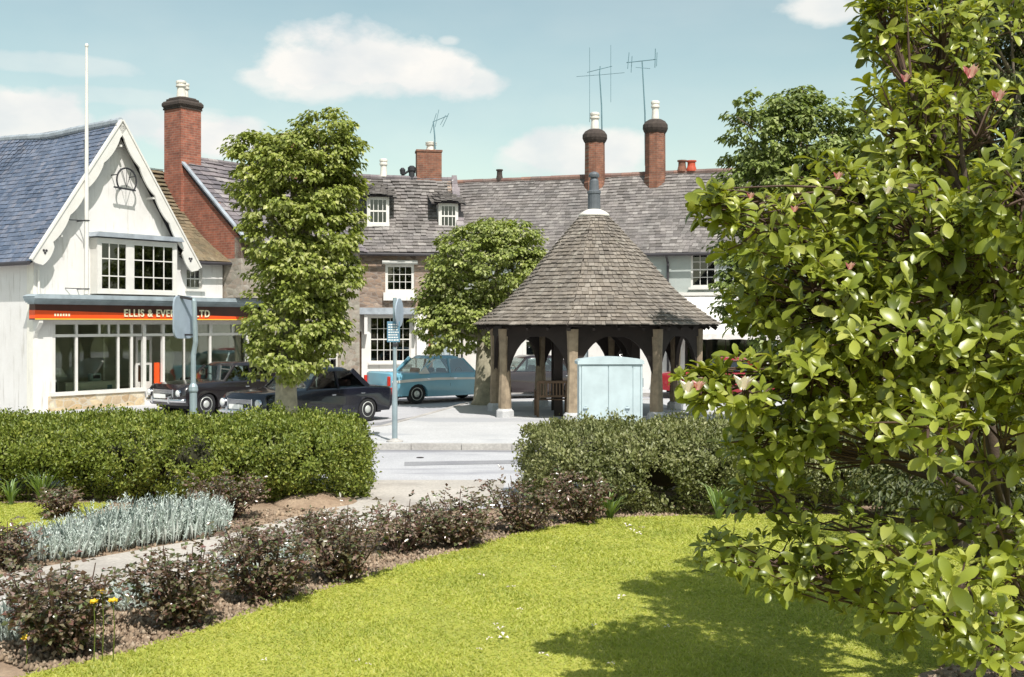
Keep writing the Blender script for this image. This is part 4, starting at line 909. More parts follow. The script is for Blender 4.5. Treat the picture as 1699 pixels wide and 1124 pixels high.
# ================================================================ CARS
def make_car(name, label, cat, loc, rz, paint_, L=4.45, Wd=1.66, waist=.92, H=1.45, bonnet=1.35, boot=1.05, fin=0, stripe=False, dz=.0, deck=.86, hood=.86):
    e = empty(name, loc, rz); tag(e, label, cat)
    w = Wd/2; xf = L*.62; xr = xf-L; wr = .315; ax_f = xf-.80; ax_r = xr+.98  # x forward
    ar = wr+.055
    def arch(cx, n=9): return [(cx+ar*math.cos(math.pi*i/(n-1)), .22+max(0,ar*math.sin(math.pi*i/(n-1)))+.06) for i in range(n)]
    bx = xf-bonnet; kx = xr+boot
    top = [(xf-.02,.42),(xf,.52),(xf-.01,.66),(xf-.05,hood-.10),(xf-.14,hood-.02),(xf-.45,hood+.01),(bx,waist-.0),(kx,waist),(xr+.45,deck+.03+fin*.3),(xr+.10,deck+fin),(xr+.02,deck-.05+fin),(xr,.62),(xr+.02,.40),(xr+.10,.26)]
    ra = arch(ax_r)[::-1]; fa = arch(ax_f)[::-1]
    poly = top+[(ax_r-ar,.26)]+ra+[(ax_r+ar,.22),(ax_f-ar,.22)]+fa+[(ax_f+ar,.26),(xf-.08,.30)]
    # stations across the width
    st = [(-1,.0),(-.965,.5),(-.88,.85),(-.6,1),(0,1.03),(.6,1),(.88,.85),(.965,.5),(1,0)]
    cxm, czm = (xf+xr)/2, .52; vs = []; n = len(poly)
    for yk, cr in st:
        for (x, z) in poly:
            edge = 1-cr
            xx = cxm+(x-cxm)*(1-.028*edge)-(.05*(1 if x > cxm else -1)*abs(yk)**4 if abs(x-cxm) > L*.45 else 0)
            zz = z if z < .45 else z-(z-.45)*(.13*edge)+(.02*cr if z > .8 else 0)
            vs.append((xx, yk*w*(1 if .3 < z < .75 else .985), zz))
    fs = [(j*n+i, j*n+(i+1)%n, (j+1)*n+(i+1)%n, (j+1)*n+i) for j in range(len(st)-1) for i in range(n)]
    fs += [tuple(range(n-1,-1,-1)), tuple(range((len(st)-1)*n, len(st)*n))]
    b = MB().add(vs, fs).build('body', M[paint_], e); 
    me = b.data
    for p in me.polygons: p.use_smooth = True
    try: me.set_sharp_from_angle(angle=R(38))
    except Exception: pass
    MB().box(xr+.3,xf-.3,-w+.22,w-.22,.20,.62).build('underbody', M['tyre'], e)
    # cabin
    rw = w*.80; cw = w*.955; xa0, xa1 = bx+.05, bx-.42; xc0, xc1 = kx-.05, kx+.42; zb = waist-.015; zt = H-.10
    bm_ = MB(); lay = []
    for z, hw, xa, xc in ((H-.12,rw,xa1,xc1),(H-.07,rw*.97,xa1-.03,xc1+.03),(H-.015,rw*.85,xa1-.16,xc1+.16),(H,rw*.5,xa1-.4,xc1+.4)):
        ring = []
        for q in range(20):
            a = 2*math.pi*q/20; cx_ = (xa+xc)/2; hx = (xa-xc)/2; c_, s_ = math.cos(a), math.sin(a); pw = .35
            ring.append((cx_+hx*math.copysign(abs(c_)**pw, c_), hw*math.copysign(abs(s_)**pw, s_), z))
        lay.append(ring)
    vs = [p for r_ in lay for p in r_]; fs = [(i*20+q, i*20+(q+1)%20, (i+1)*20+(q+1)%20, (i+1)*20+q) for i in range(3) for q in range(20)]+[tuple(range(60,80)), tuple(range(19,-1,-1))]
    bm_.add(vs, fs)
    xm = (xa0+xc0)/2+.02; xm1 = (xa1+xc1)/2
    for s_ in (-1, 1):
        bm_.bar((xa0,s_*cw*.97,zb-.02),(xa1+.0,s_*rw*.97,zt),.05,.06); bm_.bar((xc0,s_*cw*.97,zb-.02),(xc1,s_*rw*.97,zt),.13,.06,up=(0,1,0)); bm_.bar((xm,s_*cw*.985,zb-.02),(xm,s_*rw*.985,zt),.06,.05)
    r_ = bm_.build('roof', M[paint_], e); 
    for p in r_.data.polygons: p.use_smooth = True
    try: r_.data.set_sharp_from_angle(angle=R(38))
    except Exception: pass
    def quad(name, pts, mat='car_glass', par=e): return MB().add(pts, [(0,1,2,3)]).build(name, M[mat], par)
    quad('windscreen', [(xa0,-cw*.93,zb),(xa0,cw*.93,zb),(xa1,rw*.93,zt),(xa1,-rw*.93,zt)])
    quad('rear_window', [(xc0,cw*.93,zb),(xc0,-cw*.93,zb),(xc1,-rw*.93,zt),(xc1,rw*.93,zt)])
    for s_ in (-1, 1):
        quad('side_window', [(xa0-.04,s_*cw*.985,zb),(xm+.03,s_*cw*.985,zb),(xm+.03,s_*rw*.99,zt),(xa1-.04,s_*rw*.99,zt)])
        quad('side_window', [(xm-.03,s_*cw*.985,zb),(xc0+.08,s_*cw*.985,zb),(xc1+.08,s_*rw*.99,zt),(xm-.03,s_*rw*.99,zt)])
        MB().bar((bx+.1,s_*(w*.975),waist-.10),(kx-.25,s_*(w*.975),waist-.10),.012,.018).build('trim', M['chrome'], e)
        for hx in (xm+.12, kx+.12): MB().bbox(hx,hx+.13,min(s_*w*.99,s_*(w+.012)),max(s_*w*.99,s_*(w+.012)),waist-.19,waist-.165,.004).build('door_handle', M['chrome'], e)
        m = MB()
        for x_ in (xm-.0, bx-.05): m.box(x_-.004,x_+.004,s_*w*.984-.003,s_*w*.984+.003,.34,waist-.1)
        m.build('door_seam', M['iron'], e)
    for xs_ in (xa1-.35, xm-.35):
        m = MB()
        for s_ in (-1,1): m.bbox(xs_-.25,xs_+.2,s_*.34-.27,s_*.34+.27,.45,.66,.05); m.bbox(xs_-.32,xs_-.2,s_*.34-.26,s_*.34+.26,.60,1.08,.05)
        m.build('seat', M['seat_leather'], e)
    MB().box(kx+.1,bx-.2,-w+.1,w-.1,.3,.33).build('cabin_floor', M['tyre'], e)
    m = MB(); m.tube([(bx-.38+.03*math.sin(a), -.36+.19*math.cos(a), .93+.16*math.sin(a)) for a in [R(30*i) for i in range(13)]], .013, 6); m.build('steering_wheel', M['tyre'], e)
    for cx_, s_ in ((ax_f,1),(ax_f,-1),(ax_r,1),(ax_r,-1)):
        we = empty('wheel', (cx_, s_*(w-.11), wr)); we.parent = e
        tr = MB(); pr = [(.20,-.075),(.29,-.085),(wr,-.06),(wr,.06),(.29,.085),(.20,.075)]
        tr.lathe(pr, (0,0,0), 24); o = tr.build('tyre', M['tyre'], we, True); o.rotation_euler = (R(90),0,0)
        hc = MB(); s2 = -s_
        hc.lathe([(.205,.05),(.20,.082),(.17,.07),(.10,.075),(.09,.095),(.03,.105)], (0,0,0), 20); o = hc.build('hub_cap', M['hub_grey'], we, True); o.rotation_euler = (-R(90)*s_,0,0)
    for xb, sg in ((xf+.07,1),(xr-.07,-1)):
        m = MB(); pts = []
        for i in range(13):
            a = -1+2*i/12; pts.append((xb-sg*(.16*abs(a)**4), a*(w+.01), .44))
        m.tube(pts, .052, 8); bp = m.build('bumper', M['chrome'], e, True)
        for s_ in (-.36,.36): MB().bbox(xb-.05,xb+.06,s_-.035,s_+.035,.36,.55,.02).build('overrider', M['chrome'], bp)
        MB().box(xb+sg*.055,xb+sg*.065,-.25,.25,.5,.61).build('number_plate', M['lamp_glass'] if sg > 0 else M['iron'], e)
    m = MB()
    for i in range(9): z_ = .50+i*.026; m.box(xf+.0,xf+.02,-.42,.42,z_,z_+.009)
    m.box(xf-.01,xf+.022,-.44,-.42,.49,.74); m.box(xf-.01,xf+.022,.42,.44,.49,.74)
    g = m.build('grille', M['chrome'], e)
    for s_ in (-1,1):
        o = MB().lathe([(.095,0),(.095,.05),(.085,.055),(.07,.05)], (0,0,0), 18).build('headlight', M['chrome'], e); o.location = (xf-.03, s_*(w-.20), .64); o.rotation_euler = (0,R(90),0)
        MB().lathe([(.08,.04),(.08,.056),(.05,.075),(.02,.08)], (0,0,0), 18).build('lens', M['lamp_glass'], o, True)
        MB().bbox(xr-.025,xr+.05,min(s_*(w-.05),s_*(w-.17)),max(s_*(w-.05),s_*(w-.17)),.58,.58+.24+fin,.02).build('tail_light', M['lamp_red'], e)
    if stripe:
        m = MB()
        for s_ in (-1,1):
            y_ = s_*(w+.004); pts = [(xr+.06,.66,.74),(xr+.9,.70,.79),(0,.73,.81),(xf-.1,.70,.75)]
            vs = []
            for x_, a_, b_ in pts: vs += [(x_,y_,a_),(x_,y_,b_)]
            m.add(vs, [(2*i,2*i+2,2*i+3,2*i+1) for i in range(3)])
        m.build('stripe', M['ivory_paint'], e)
        for s_ in (-1,1):
            m = MB(); m.add([(xc0-.12,s_*cw*1.02,zb),(xc0+.30,s_*cw*1.02,zb),(xc0+.18,s_*(cw*.55+rw*.47),(zb+zt)/2),(xc1+.16,s_*rw*1.02,zt-.03),(xc1-.04,s_*rw*1.02,zt-.03)], [(0,1,2,3,4)]); m.build('quarter_panel', M['ivory_paint'], e)
    return e
def fwd(x, y): return math.atan2(y, x)
make_car('parked_car', 'black saloon parked in front of the shop, its chrome bumper facing the hedge', 'car', (-7.75, 33.2, -.008), fwd(-.60,-.80), 'black_paint', L=4.5, bonnet=1.45, boot=1.15, H=1.42)
make_car('parked_car', 'dark navy saloon with a long bonnet, half hidden behind the hedge and tall lime tree', 'car', (-4.75, 29.2, -.008), fwd(-.60,-.80), 'navy_paint', L=4.45, bonnet=1.45, boot=1.0, H=1.42)
make_car('parked_car', 'two tone blue saloon with a white side stripe, parked before the stone cottage', 'car', (-2.85, 36.7, -.008), fwd(.80,.60), 'blue_paint', L=4.5, bonnet=1.3, boot=1.2, fin=.06, stripe=True, H=1.50, waist=.95, deck=.93)
make_car('parked_car', 'dark maroon saloon seen between the shelter posts and the lime trunk', 'car', (1.15, 39.3, -.008), fwd(-.93,-.36), 'maroon_paint', H=1.44)
make_car('parked_car', 'bright red saloon parked behind the right side of the shelter', 'car', (7.7, 38.2, -.008), fwd(-.95,.30), 'red_paint', H=1.40)

# ================================================================ VEGETATION
def lob(x, y, d, rx, ry, dep=None):
    p = at(x, y, d); k = d/FPX; return (np.array(p), np.array([rx*k, (dep or rx)*k, ry*k]))
def merge(parts):
    V, F, b = [], [], 0
    for v, f in parts: V.append(v); F.append(f+b); b += len(v)
    return np.concatenate(V), np.concatenate(F)
def crown(name, parent, lobes, mat, clump=.26, per=26, L=.13, Wd=.085, dens=9.0, inner=.35, org=None, ragged=.12):
    C, N = [], []
    for c, r in lobes:
        area = 4*math.pi*((r[0]*r[1])**1.6/3+(r[0]*r[2])**1.6/3+(r[1]*r[2])**1.6/3)**(1/1.6)
        k = int(area*dens); d = rnd_dir(k); rr = 1+rng.normal(0, ragged, k); rr = np.where(rng.random(k) < inner, rng.uniform(.35,.85,k), rr)
        C.append(c+d*r*rr[:,None]); N.append(unit(d/r))
    C = np.concatenate(C); N = np.concatenate(N); k = len(C)
    # drop most clumps buried deep in another lobe
    deep = np.zeros(k, bool)
    for c, r in lobes: deep |= (((C-c)/r)**2).sum(1) < .30
    keep = ~deep | (rng.random(k) < .45); C, N = C[keep], N[keep]; k = len(C)
    size = clump*rng.uniform(.6,1.35,k)
    P = np.repeat(C, per, 0); NN = np.repeat(N, per, 0); sz = np.repeat(size, per)
    off = rng.normal(size=P.shape)*np.array([1,1,.55]); P = P+unit(off)*(np.abs(rng.normal(.8,.28,len(P)))*sz*.62)[:,None]*np.array([1,1,.7])
    out = unit(NN*.5+unit(off)*.8+rng.normal(size=P.shape)*.3); D = unit(out*np.array([1,1,.5])+np.array([0,0,-.55]))
    nrm = unit(NN*.7+unit(off)*.75+np.array([0,0,.55])+rng.normal(size=P.shape)*.28)
    ll = L*rng.uniform(.65,1.3,len(P)); V, F = leaf_np(P, D, nrm, ll, ll*Wd/L, .18)
    if org is not None: V = V-np.array(org)
    return npmesh(name, V, F, M[mat], parent)
def limbs(parent, base, h, r0, lobes, mat='bark', name='trunk', lean=(0,0), twigs=8, flare=1.5):
    m = MB(); top = Vector((lean[0], lean[1], h))
    pts = [Vector((0,0,0)), Vector((0,0,h*.12)), Vector((lean[0]*.3,lean[1]*.3,h*.5)), top]
    m.tube(pts, [r0*flare, r0*1.08, r0*.92, r0*.8], 12)
    for c, r in lobes:
        e = Vector(c)-Vector(base); s_ = top-Vector((0,0,random.uniform(0,h*.15))); mid = s_.lerp(e, .5)+Vector((random.uniform(-.15,.15),random.uniform(-.15,.15),.12))
        m.tube([s_, s_.lerp(mid,.5)+Vector((0,0,.05)), mid, e], [r0*.5, r0*.38, r0*.28, r0*.12], 7)
        for _ in range(twigs):
            dd = rnd_dir(1)[0]; q = Vector(np.array(e)+dd*r*random.uniform(.6,.95)); k = mid.lerp(e, random.uniform(.4,1)); m.tube([k, k.lerp(q,.5)+Vector((0,0,.06)), q], [r0*.12, r0*.08, .012], 5)
    return m.build(name, M[mat], parent, True)
def tree(name, label, cat, base, h, r0, lobes, mat, bark='bark', group=None, **kw):
    e = empty(name, base); tag(e, label, cat, group)
    limbs(e, base, h, r0, lobes, bark); crown('crown', e, lobes, mat, org=base, **kw); return e
d1 = 26.0
tree('lime_tree', 'tall narrow lime tree with a bushy crown in front of the stone house', 'tree', (-5.13, d1, .0), 2.0, .26,
  [lob(485,305,d1,88,78),lob(543,243,d1,54,56),lob(432,262,d1-.1,44,44),lob(500,385,d1,86,70),lob(510,455,d1,78,62),lob(488,535,d1,76,66),lob(470,590,d1-.3,58,40),lob(545,330,d1+.2,52,56),lob(530,540,d1,40,46)], 'lime_leaf', 'bark_pale', clump=.29, per=46, L=.115, Wd=.085, dens=11, ragged=.09)
d2 = 34.0
tree('lime_tree', 'short round lime tree with a thick pale trunk beside the shelter', 'tree', (-.75, d2, .0), 2.0, .37,
  [lob(805,440,d2,88,66),lob(838,400,d2,52,38),lob(750,480,d2,54,50),lob(785,535,d2,72,46),lob(872,436,d2,30,34),lob(725,540,d2-.4,34,42)], 'lime_deep', 'bark_pale', clump=.30, per=40, L=.12, Wd=.09, dens=10, ragged=.08)
d3 = 25.0
tree('lime_tree', 'dark leaved lime tree rising behind the magnolia, right of the shelter', 'tree', (6.3, d3, .0), 2.6, .28,
  [lob(1270,225,d3,66,66),lob(1340,240,d3,74,82),lob(1300,340,d3,100,88),lob(1280,440,d3,84,72),lob(1250,500,d3,52,54),lob(1330,165,d3,22,24),lob(1400,330,d3,80,120),lob(1340,520,d3,80,90)], 'dark_lime', clump=.30, per=40, L=.12, Wd=.085, dens=10, ragged=.11)
d4 = 17.5
tree('yew_tree', 'dark evergreen tree towering behind the top of the magnolia', 'tree', (7.4, d4, .0), 3.2, .3,
  [lob(1650,70,d4,130,140),lob(1690,150,d4-1,110,200),lob(1560,40,d4+.5,60,70),lob(1590,200,d4,90,90),lob(1600,-60,d4,120,110),lob(1690,260,d4,150,130),lob(1600,330,d4,130,140),lob(1640,520,d4,150,150),lob(1700,-20,d4+1,130,150),lob(1500,480,d4,110,120)], 'yew_leaf', clump=.24, per=34, L=.10, Wd=.035, dens=14, ragged=.13)
tree('garden_tree', 'broad leafy tree at the far right edge, beyond the clipped hedge', 'tree', (11.5, 20, .0), 2.6, .3,
  [lob(1900,300,20,180,180),lob(1800,480,20,150,150),lob(2000,420,20,180,180)], 'dark_lime', clump=.3, per=16, L=.18, Wd=.12, dens=7)

tree('added_shade_shrub', 'added dark shrub standing in for the shade inside the magnolia', 'shrub', (5.0, 12.6, .0), .5, .08,
  [lob(1590,750,12.6,150,100),lob(1700,720,12.8,120,120),lob(1490,780,12.8,90,66)], 'yew_leaf', clump=.2, per=26, L=.07, Wd=.035, dens=16)  # shrub added so the magnolia's shaded interior reads dark
# ---- hedges
def wob(P, f, s): return (np.sin(P[:,0]*f+s)*np.sin(P[:,1]*f*1.3+s*2)+np.sin(P[:,2]*f*1.7+s*3+P[:,0]*f*.6)*.7)*.6
def hedge(name, label, x0, x1, yf0, yf1, yb, ztop, mat, dens=2300, seed=1.0, flat=.22, front_only=False):
    """x0..x1 long, front face line yf0->yf1, back at yb; rounded top, slightly undercut front"""
    e = empty(name, ((x0+x1)/2, (yf0+yb)/2, 0)); tag(e, label, 'hedge'); org = np.array(e.location)
    Lx = x1-x0; sec = []    # cross-section (t along width 0 front..1 back, z)
    S2 = [(.22,.04),(.12,.22),(.0,.48),(-.03,.74),(.08,.92),(.25,1.0),(.6,1.07),(.88,1.07),(1.0,.95),(1.03,.7),(1.0,.4),(.95,.04)]
    S2 = np.array(S2); dl = np.sqrt((np.diff(S2[:,0])*2)**2+(np.diff(S2[:,1])*1.1)**2); cum = np.concatenate([[0],np.cumsum(dl)]); T = cum[-1]
    def surf(u, s):
        a = np.interp(s, cum, S2[:,0]); b = np.interp(s, cum, S2[:,1]); X = x0+u*Lx
        endf = np.minimum(1, np.minimum(u, 1-u)*Lx/.45); rnd = np.sqrt(np.maximum(0, 1-(1-endf)**2))
        yf = yf0+(yf1-yf0)*u; cy = (yf+yb)/2; Y = yf+a*(yb-yf); Y = cy+(Y-cy)*(.55+.45*rnd); Z = b*ztop*(.80+.20*rnd)
        return np.stack([X, Y, Z], 1)
    n2 = int(Lx*T*46); u = rng.random(n2); s = rng.random(n2)*T
    P = surf(u, s); e1 = surf(u, np.minimum(s+.02, T)); e0 = surf(np.clip(u+.002,0,1), s); Nn = unit(np.cross(e0-P+1e-9, e1-P+1e-9)); ctr = np.stack([P[:,0], np.full(len(P),(yf0+yf1)/4+yb/2), np.full(len(P), .5)],1); sg = np.sign((Nn*(P-ctr)).sum(1)); Nn *= sg[:,None]
    ne = 130; ue = np.where(rng.random(ne) < .5, rng.random(ne)**2*.04/max(Lx/10,1), 1-rng.random(ne)**2*.04/max(Lx/10,1)); se_ = rng.random(ne)*T
    Pe = surf(ue, se_); cy = (yf0+(yf1-yf0)*ue+yb)/2; k = np.sqrt(rng.random(ne)); Pe[:,1] = cy+(Pe[:,1]-cy)*k; Pe[:,2] = Pe[:,2]*(.3+.7*k)*rng.random(ne)**.15
    Ne = np.stack([np.where(ue < .5, -1., 1.), np.zeros(ne), np.full(ne,.2)], 1)
    P = np.concatenate([P,Pe]); Nn = unit(np.concatenate([Nn,Ne])+1e-6)
    P = P+Nn*((wob(P, 1.9, seed)*(.16-.12*np.clip(Nn[:,2],0,1)))+wob(P, 5, seed+2)*.06+rng.normal(0,.035,len(P)))[:,None]
    sel = rng.random(len(P)) < .55; P = np.concatenate([P, P[sel]-Nn[sel]*.13]); Nn = np.concatenate([Nn, Nn[sel]]); P[:,2] = np.maximum(P[:,2], .05)
    cl_ = rng.uniform(.06,.15,len(P)); per = 56; C = np.repeat(P, per, 0); NN = np.repeat(Nn, per, 0); cs = np.repeat(cl_, per); off = rnd_dir(len(C)); off = unit(off+NN*.6)
    Q = C+off*(cs*np.abs(rng.normal(.85,.3,len(C))))[:,None]; Q[:,2] = np.maximum(Q[:,2], .03)
    up = np.clip(NN[:,2],0,1); D = unit(off*.6+rng.normal(size=Q.shape)*.5+np.array([0,0,1.])*(.2+up*.5)[:,None]); nr = unit(off*1.0+NN*.5+rng.normal(size=Q.shape)*.35+np.array([0,0,.25]))
    ll = rng.uniform(.03,.068,len(Q)); V, F = leaf_np(Q, D, nr, ll, ll*.58, .2)
    npmesh('foliage', V-org, F, M[mat], e)
    # wispy shoots standing out of the clipped top
    m_ = int(Lx*260); u = rng.random(m_); s = rng.uniform(.32,.86,m_)*T; B_ = surf(u, s)+np.array([0,0,.02])+np.stack([0*u,0*u,wob(surf(u,s),1.9,seed)*.05],1); ln = rng.uniform(.05,.17,m_)
    V, F = leaf_np(B_, np.stack([rng.normal(0,.15,m_),rng.normal(0,.15,m_),np.ones(m_)],1), rnd_dir(m_), ln, np.full(m_,.014), .1); npmesh('shoots', V-org, F, M[mat], e)
    # solid core inside, darker than the leaves, visible only through the gaps
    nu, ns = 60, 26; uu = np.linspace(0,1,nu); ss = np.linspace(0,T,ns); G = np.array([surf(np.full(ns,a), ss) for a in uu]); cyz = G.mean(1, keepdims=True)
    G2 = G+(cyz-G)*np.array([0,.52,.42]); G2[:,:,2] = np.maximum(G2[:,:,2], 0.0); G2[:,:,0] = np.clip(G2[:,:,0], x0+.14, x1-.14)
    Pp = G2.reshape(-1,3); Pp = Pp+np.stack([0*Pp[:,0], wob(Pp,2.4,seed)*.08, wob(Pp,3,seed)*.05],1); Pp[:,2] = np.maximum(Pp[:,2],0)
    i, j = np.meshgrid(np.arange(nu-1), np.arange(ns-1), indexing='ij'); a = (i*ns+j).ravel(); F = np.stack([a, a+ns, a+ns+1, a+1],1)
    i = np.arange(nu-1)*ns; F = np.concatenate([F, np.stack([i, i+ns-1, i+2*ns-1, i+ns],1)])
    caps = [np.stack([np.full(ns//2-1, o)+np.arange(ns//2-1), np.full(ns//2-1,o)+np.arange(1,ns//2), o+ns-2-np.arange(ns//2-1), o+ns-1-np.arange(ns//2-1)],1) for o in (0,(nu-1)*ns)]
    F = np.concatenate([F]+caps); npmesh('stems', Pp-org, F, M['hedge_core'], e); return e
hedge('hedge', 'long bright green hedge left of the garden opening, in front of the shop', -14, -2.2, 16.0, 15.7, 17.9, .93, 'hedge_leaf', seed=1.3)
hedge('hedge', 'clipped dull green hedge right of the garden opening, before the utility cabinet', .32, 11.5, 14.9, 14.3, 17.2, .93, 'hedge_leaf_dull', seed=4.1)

# ---- lawn grass
def inpoly(P, poly):
    x, y = P[:,0], P[:,1]; r = np.zeros(len(P), bool); n = len(poly)
    for i in range(n):
        x1, y1 = poly[i]; x2, y2 = poly[(i+1) % n]
        c = ((y1 > y) != (y2 > y)) & (x < (x2-x1)*(y-y1)/((y2-y1) or 1e-9)+x1); r ^= c
    return r
BED = (4.2, 7.7)
def grass(name, label, poly, n, x0, x1, y0, y1, h=.021):
    d = y0+(y1-y0)*rng.random(n)**1.35; x = rng.uniform(x0, x1, n); P = np.stack([x, d, np.full(n,.033)],1)
    P = P[inpoly(P, poly)]; P = P[(np.hypot((P[:,0]-BED[0])/1.4, (P[:,1]-BED[1])/.8) > 1+.08*np.sin(P[:,0]*9))]
    # ragged fringe
    P[:,:2] += rng.normal(0,.03,(len(P),2)); n = len(P); a = rng.uniform(0,2*math.pi,n); hh = h*rng.uniform(.5,1.3,n)*(1+.25*np.sin(P[:,0]*3+P[:,1]*2)); w = rng.uniform(.005,.010,n)*(P[:,1]/8)
    dx = np.stack([np.cos(a)*w, np.sin(a)*w, 0*a],1); tip = np.stack([rng.normal(0,.022,n), rng.normal(0,.022,n), hh],1)
    V = np.stack([P-dx, P+dx, P+tip],1).reshape(-1,3); F = np.arange(3*n).reshape(-1,3)
    o = npmesh(name, V, F, M['grass_blade']); tag(o, label, 'grass', kind='stuff'); return o
grass('grass', 'short yellow green mown grass of the big curved lawn', lawn, 420000, -4.5, 8.5, 6.6, 15.0)
grass('grass', 'patch of mown grass at the left behind the silver plants', [(-14,11.4),(-7.2,11.9),(-5.5,13.9),(-5.5,15.7),(-14,15.9)], 60000, -9.5, -5, 11.4, 16)
# soil under the magnolia, and crumbs of earth along the beds
sheet('soil', [(BED[0]+1.4*math.cos(a)*(1+.05*math.sin(5*a)), BED[1]+.8*math.sin(a)*(1+.05*math.cos(4*a))) for a in [R(i*12) for i in range(30)]], .05, M['soil_mat'])
def clods(name, label, pts, size, mat):
    n = len(pts); base = np.array([[1,0,0],[-1,0,0],[0,1,0],[0,-1,0],[0,0,1],[0,0,-.6]]); fc = np.array([[0,2,4],[2,1,4],[1,3,4],[3,0,4],[2,0,5],[1,2,5],[3,1,5],[0,3,5]])
    sc_ = (size*np.minimum(rng.lognormal(0,.45,n), 2.0))[:,None,None]; V = pts[:,None,:]+base[None]*sc_*rng.uniform(.5,1.2,(n,6,1)); V = V.reshape(-1,3); F = (np.arange(n)[:,None,None]*6+fc[None]).reshape(-1,3)
    o = npmesh(name, V, F, M[mat]); tag(o, label, 'soil', kind='stuff'); return o
tile_mat('clod', [(.23,.16,.11),(.38,.29,.20),(.16,.11,.07),(.47,.38,.28)], .95)
nearA = np.array(near); seg = []
for i in range(len(near)-1):
    a, b = nearA[i], nearA[i+1]; L = np.linalg.norm(b-a); k = int(L*1500); t = rng.random((k,1)); nrm = np.array([-(b-a)[1], (b-a)[0]])/L; off = rng.random((k,1))**1.3*1.0-.05
    seg.append(a+(b-a)*t+nrm*off)
P = np.concatenate(seg); clods('soil_clods', 'pale brown crumbly earth along the rose bed beside the lawn', np.concatenate([P, np.full((len(P),1),.0)+rng.random((len(P),1))*.03],1), .020, 'clod')
P = np.stack([rng.uniform(2.7,5.7,2600), rng.uniform(6.8,8.6,2600), np.full(2600,.055)],1); P = P[np.hypot((P[:,0]-BED[0])/1.4, (P[:,1]-BED[1])/.8) < 1]; clods('soil_clods', 'loose brown earth under the magnolia', P, .018, 'clod')
P = np.stack([rng.uniform(-6.5,-2.3,5000), rng.uniform(11.5,15.7,5000), np.full(5000,.005)],1); q = -5.08+(P[:,1]-11.36)*.8; P = P[(P[:,0] < q-.05) & (P[:,0] > q-1.4)]; clods('soil_clods', 'brown earth between the silver plants and the left hedge', P, .022, 'clod')
# mound
mm = MB(); c = gp(520, 838); mm.lathe([(.62,-.02),(.55,.03),(.42,.08),(.25,.13),(.08,.15)], (c[0], c[1]+.2, 0), 18); o = mm.build('soil_mound', M['soil_mat'], None, True); tag(o, kind='structure')

# ---- rose bushes
def rose(px_, py_, h, w, label, leaves=900):
    x, y = gp(px_, py_); k = y/FPX; H = h*k*1.0; Wd = w*k*.64; e = empty('rose_bush', (x, y, 0)); tag(e, label, 'rose bush', 'rose bushes in the garden beds')
    m = MB(); tips = []
    for i in range(22):
        a = rng.uniform(0, 2*math.pi); r = Wd*rng.uniform(.3,1.05); t = Vector((r*math.cos(a), r*.8*math.sin(a), H*rng.uniform(.6,1.0))); b = Vector((t.x*.15, t.y*.15, 0)); mid = b.lerp(t,.5)+Vector((t.x*.12,t.y*.12,.02))
        m.tube([b, mid, t], [.011,.008,.004], 5, False); tips.append((b, mid, t))
    m.build('canes', M['twig'], e)
    n = int(leaves*2.0); idx = rng.integers(0, 22, n//5); tt = rng.uniform(.12,1.0,n//5); C = []
    for i, t in zip(idx, tt):
        b, q, p = tips[i]; v = (b.lerp(q, t*2) if t < .5 else q.lerp(p, t*2-1)); C.append(np.array(v))
    C = np.array(C)+rng.normal(0,.035,(len(C),3)); st = rnd_dir(len(C))*np.array([1,1,.45])+np.array([0,0,.1]); st = unit(st); C = C+st*.03
    # five leaflets along each leaf stalk
    sd_ = unit(np.cross(st, np.array([0,0,1.0])+rng.normal(0,.2,st.shape))); P, D = [], []
    for f, s_ in ((.25,1),(.25,-1),(.6,1),(.6,-1),(.9,0)):
        P.append(C+st*.085*f); D.append(unit(st*.6+sd_*s_*.8+rng.normal(0,.15,st.shape)))
    P = np.concatenate(P); D = np.concatenate(D); P[:,2] = np.maximum(P[:,2],.02); nr = unit(np.array([0,0,1.])+rng.normal(0,.5,P.shape)); ll = rng.uniform(.035,.062,len(P)); V, F = leaf_np(P, D, nr, ll, ll*.68, .12)
    npmesh('foliage', V, F, M['rose_leaf'], e); return e
roses = [
 (115,1088,165,225,'largest rose bush, dark and purple leaved, at the bottom left beside yellow flowers',1900),
 (305,1045,140,150,'bushy rose with reddish leaves, second along the lawn edge from the left',1400),
 (440,1000,130,150,'rose bush in the lawn bed, right of the silvery tuft',1300),
 (570,968,125,150,'dense dark rose bush near the middle of the lawn edge',1300),
 (665,918,85,110,'low rose bush half way along the lawn edge',900),
 (755,908,95,130,'tall rose bush with one shoot poking above the road edge',1300),
 (868,885,90,115,'rose bush at the foot of the right hedge corner',900),
 (962,872,95,95,'greenish rose bush directly against the front of the right hedge',800),
 (540,900,48,90,'low rose bush behind the lawn bed, near the path',800),
 (420,930,60,110,'low dark rose bush by the path edge, beside silver tufts',700),
 (100,862,50,66,'rose bush on the small left lawn, beyond the silver plants',700),
 (378,862,78,110,'rose bush at the right end of the silver plants, under the left hedge',900),
 (12,945,80,80,'rose bush at the left edge, on the far side of the path',800),
 (240,825,55,110,'small rose bush under the middle of the left hedge',600)]
for r_ in roses: rose(*r_[:4], r_[4], r_[5])

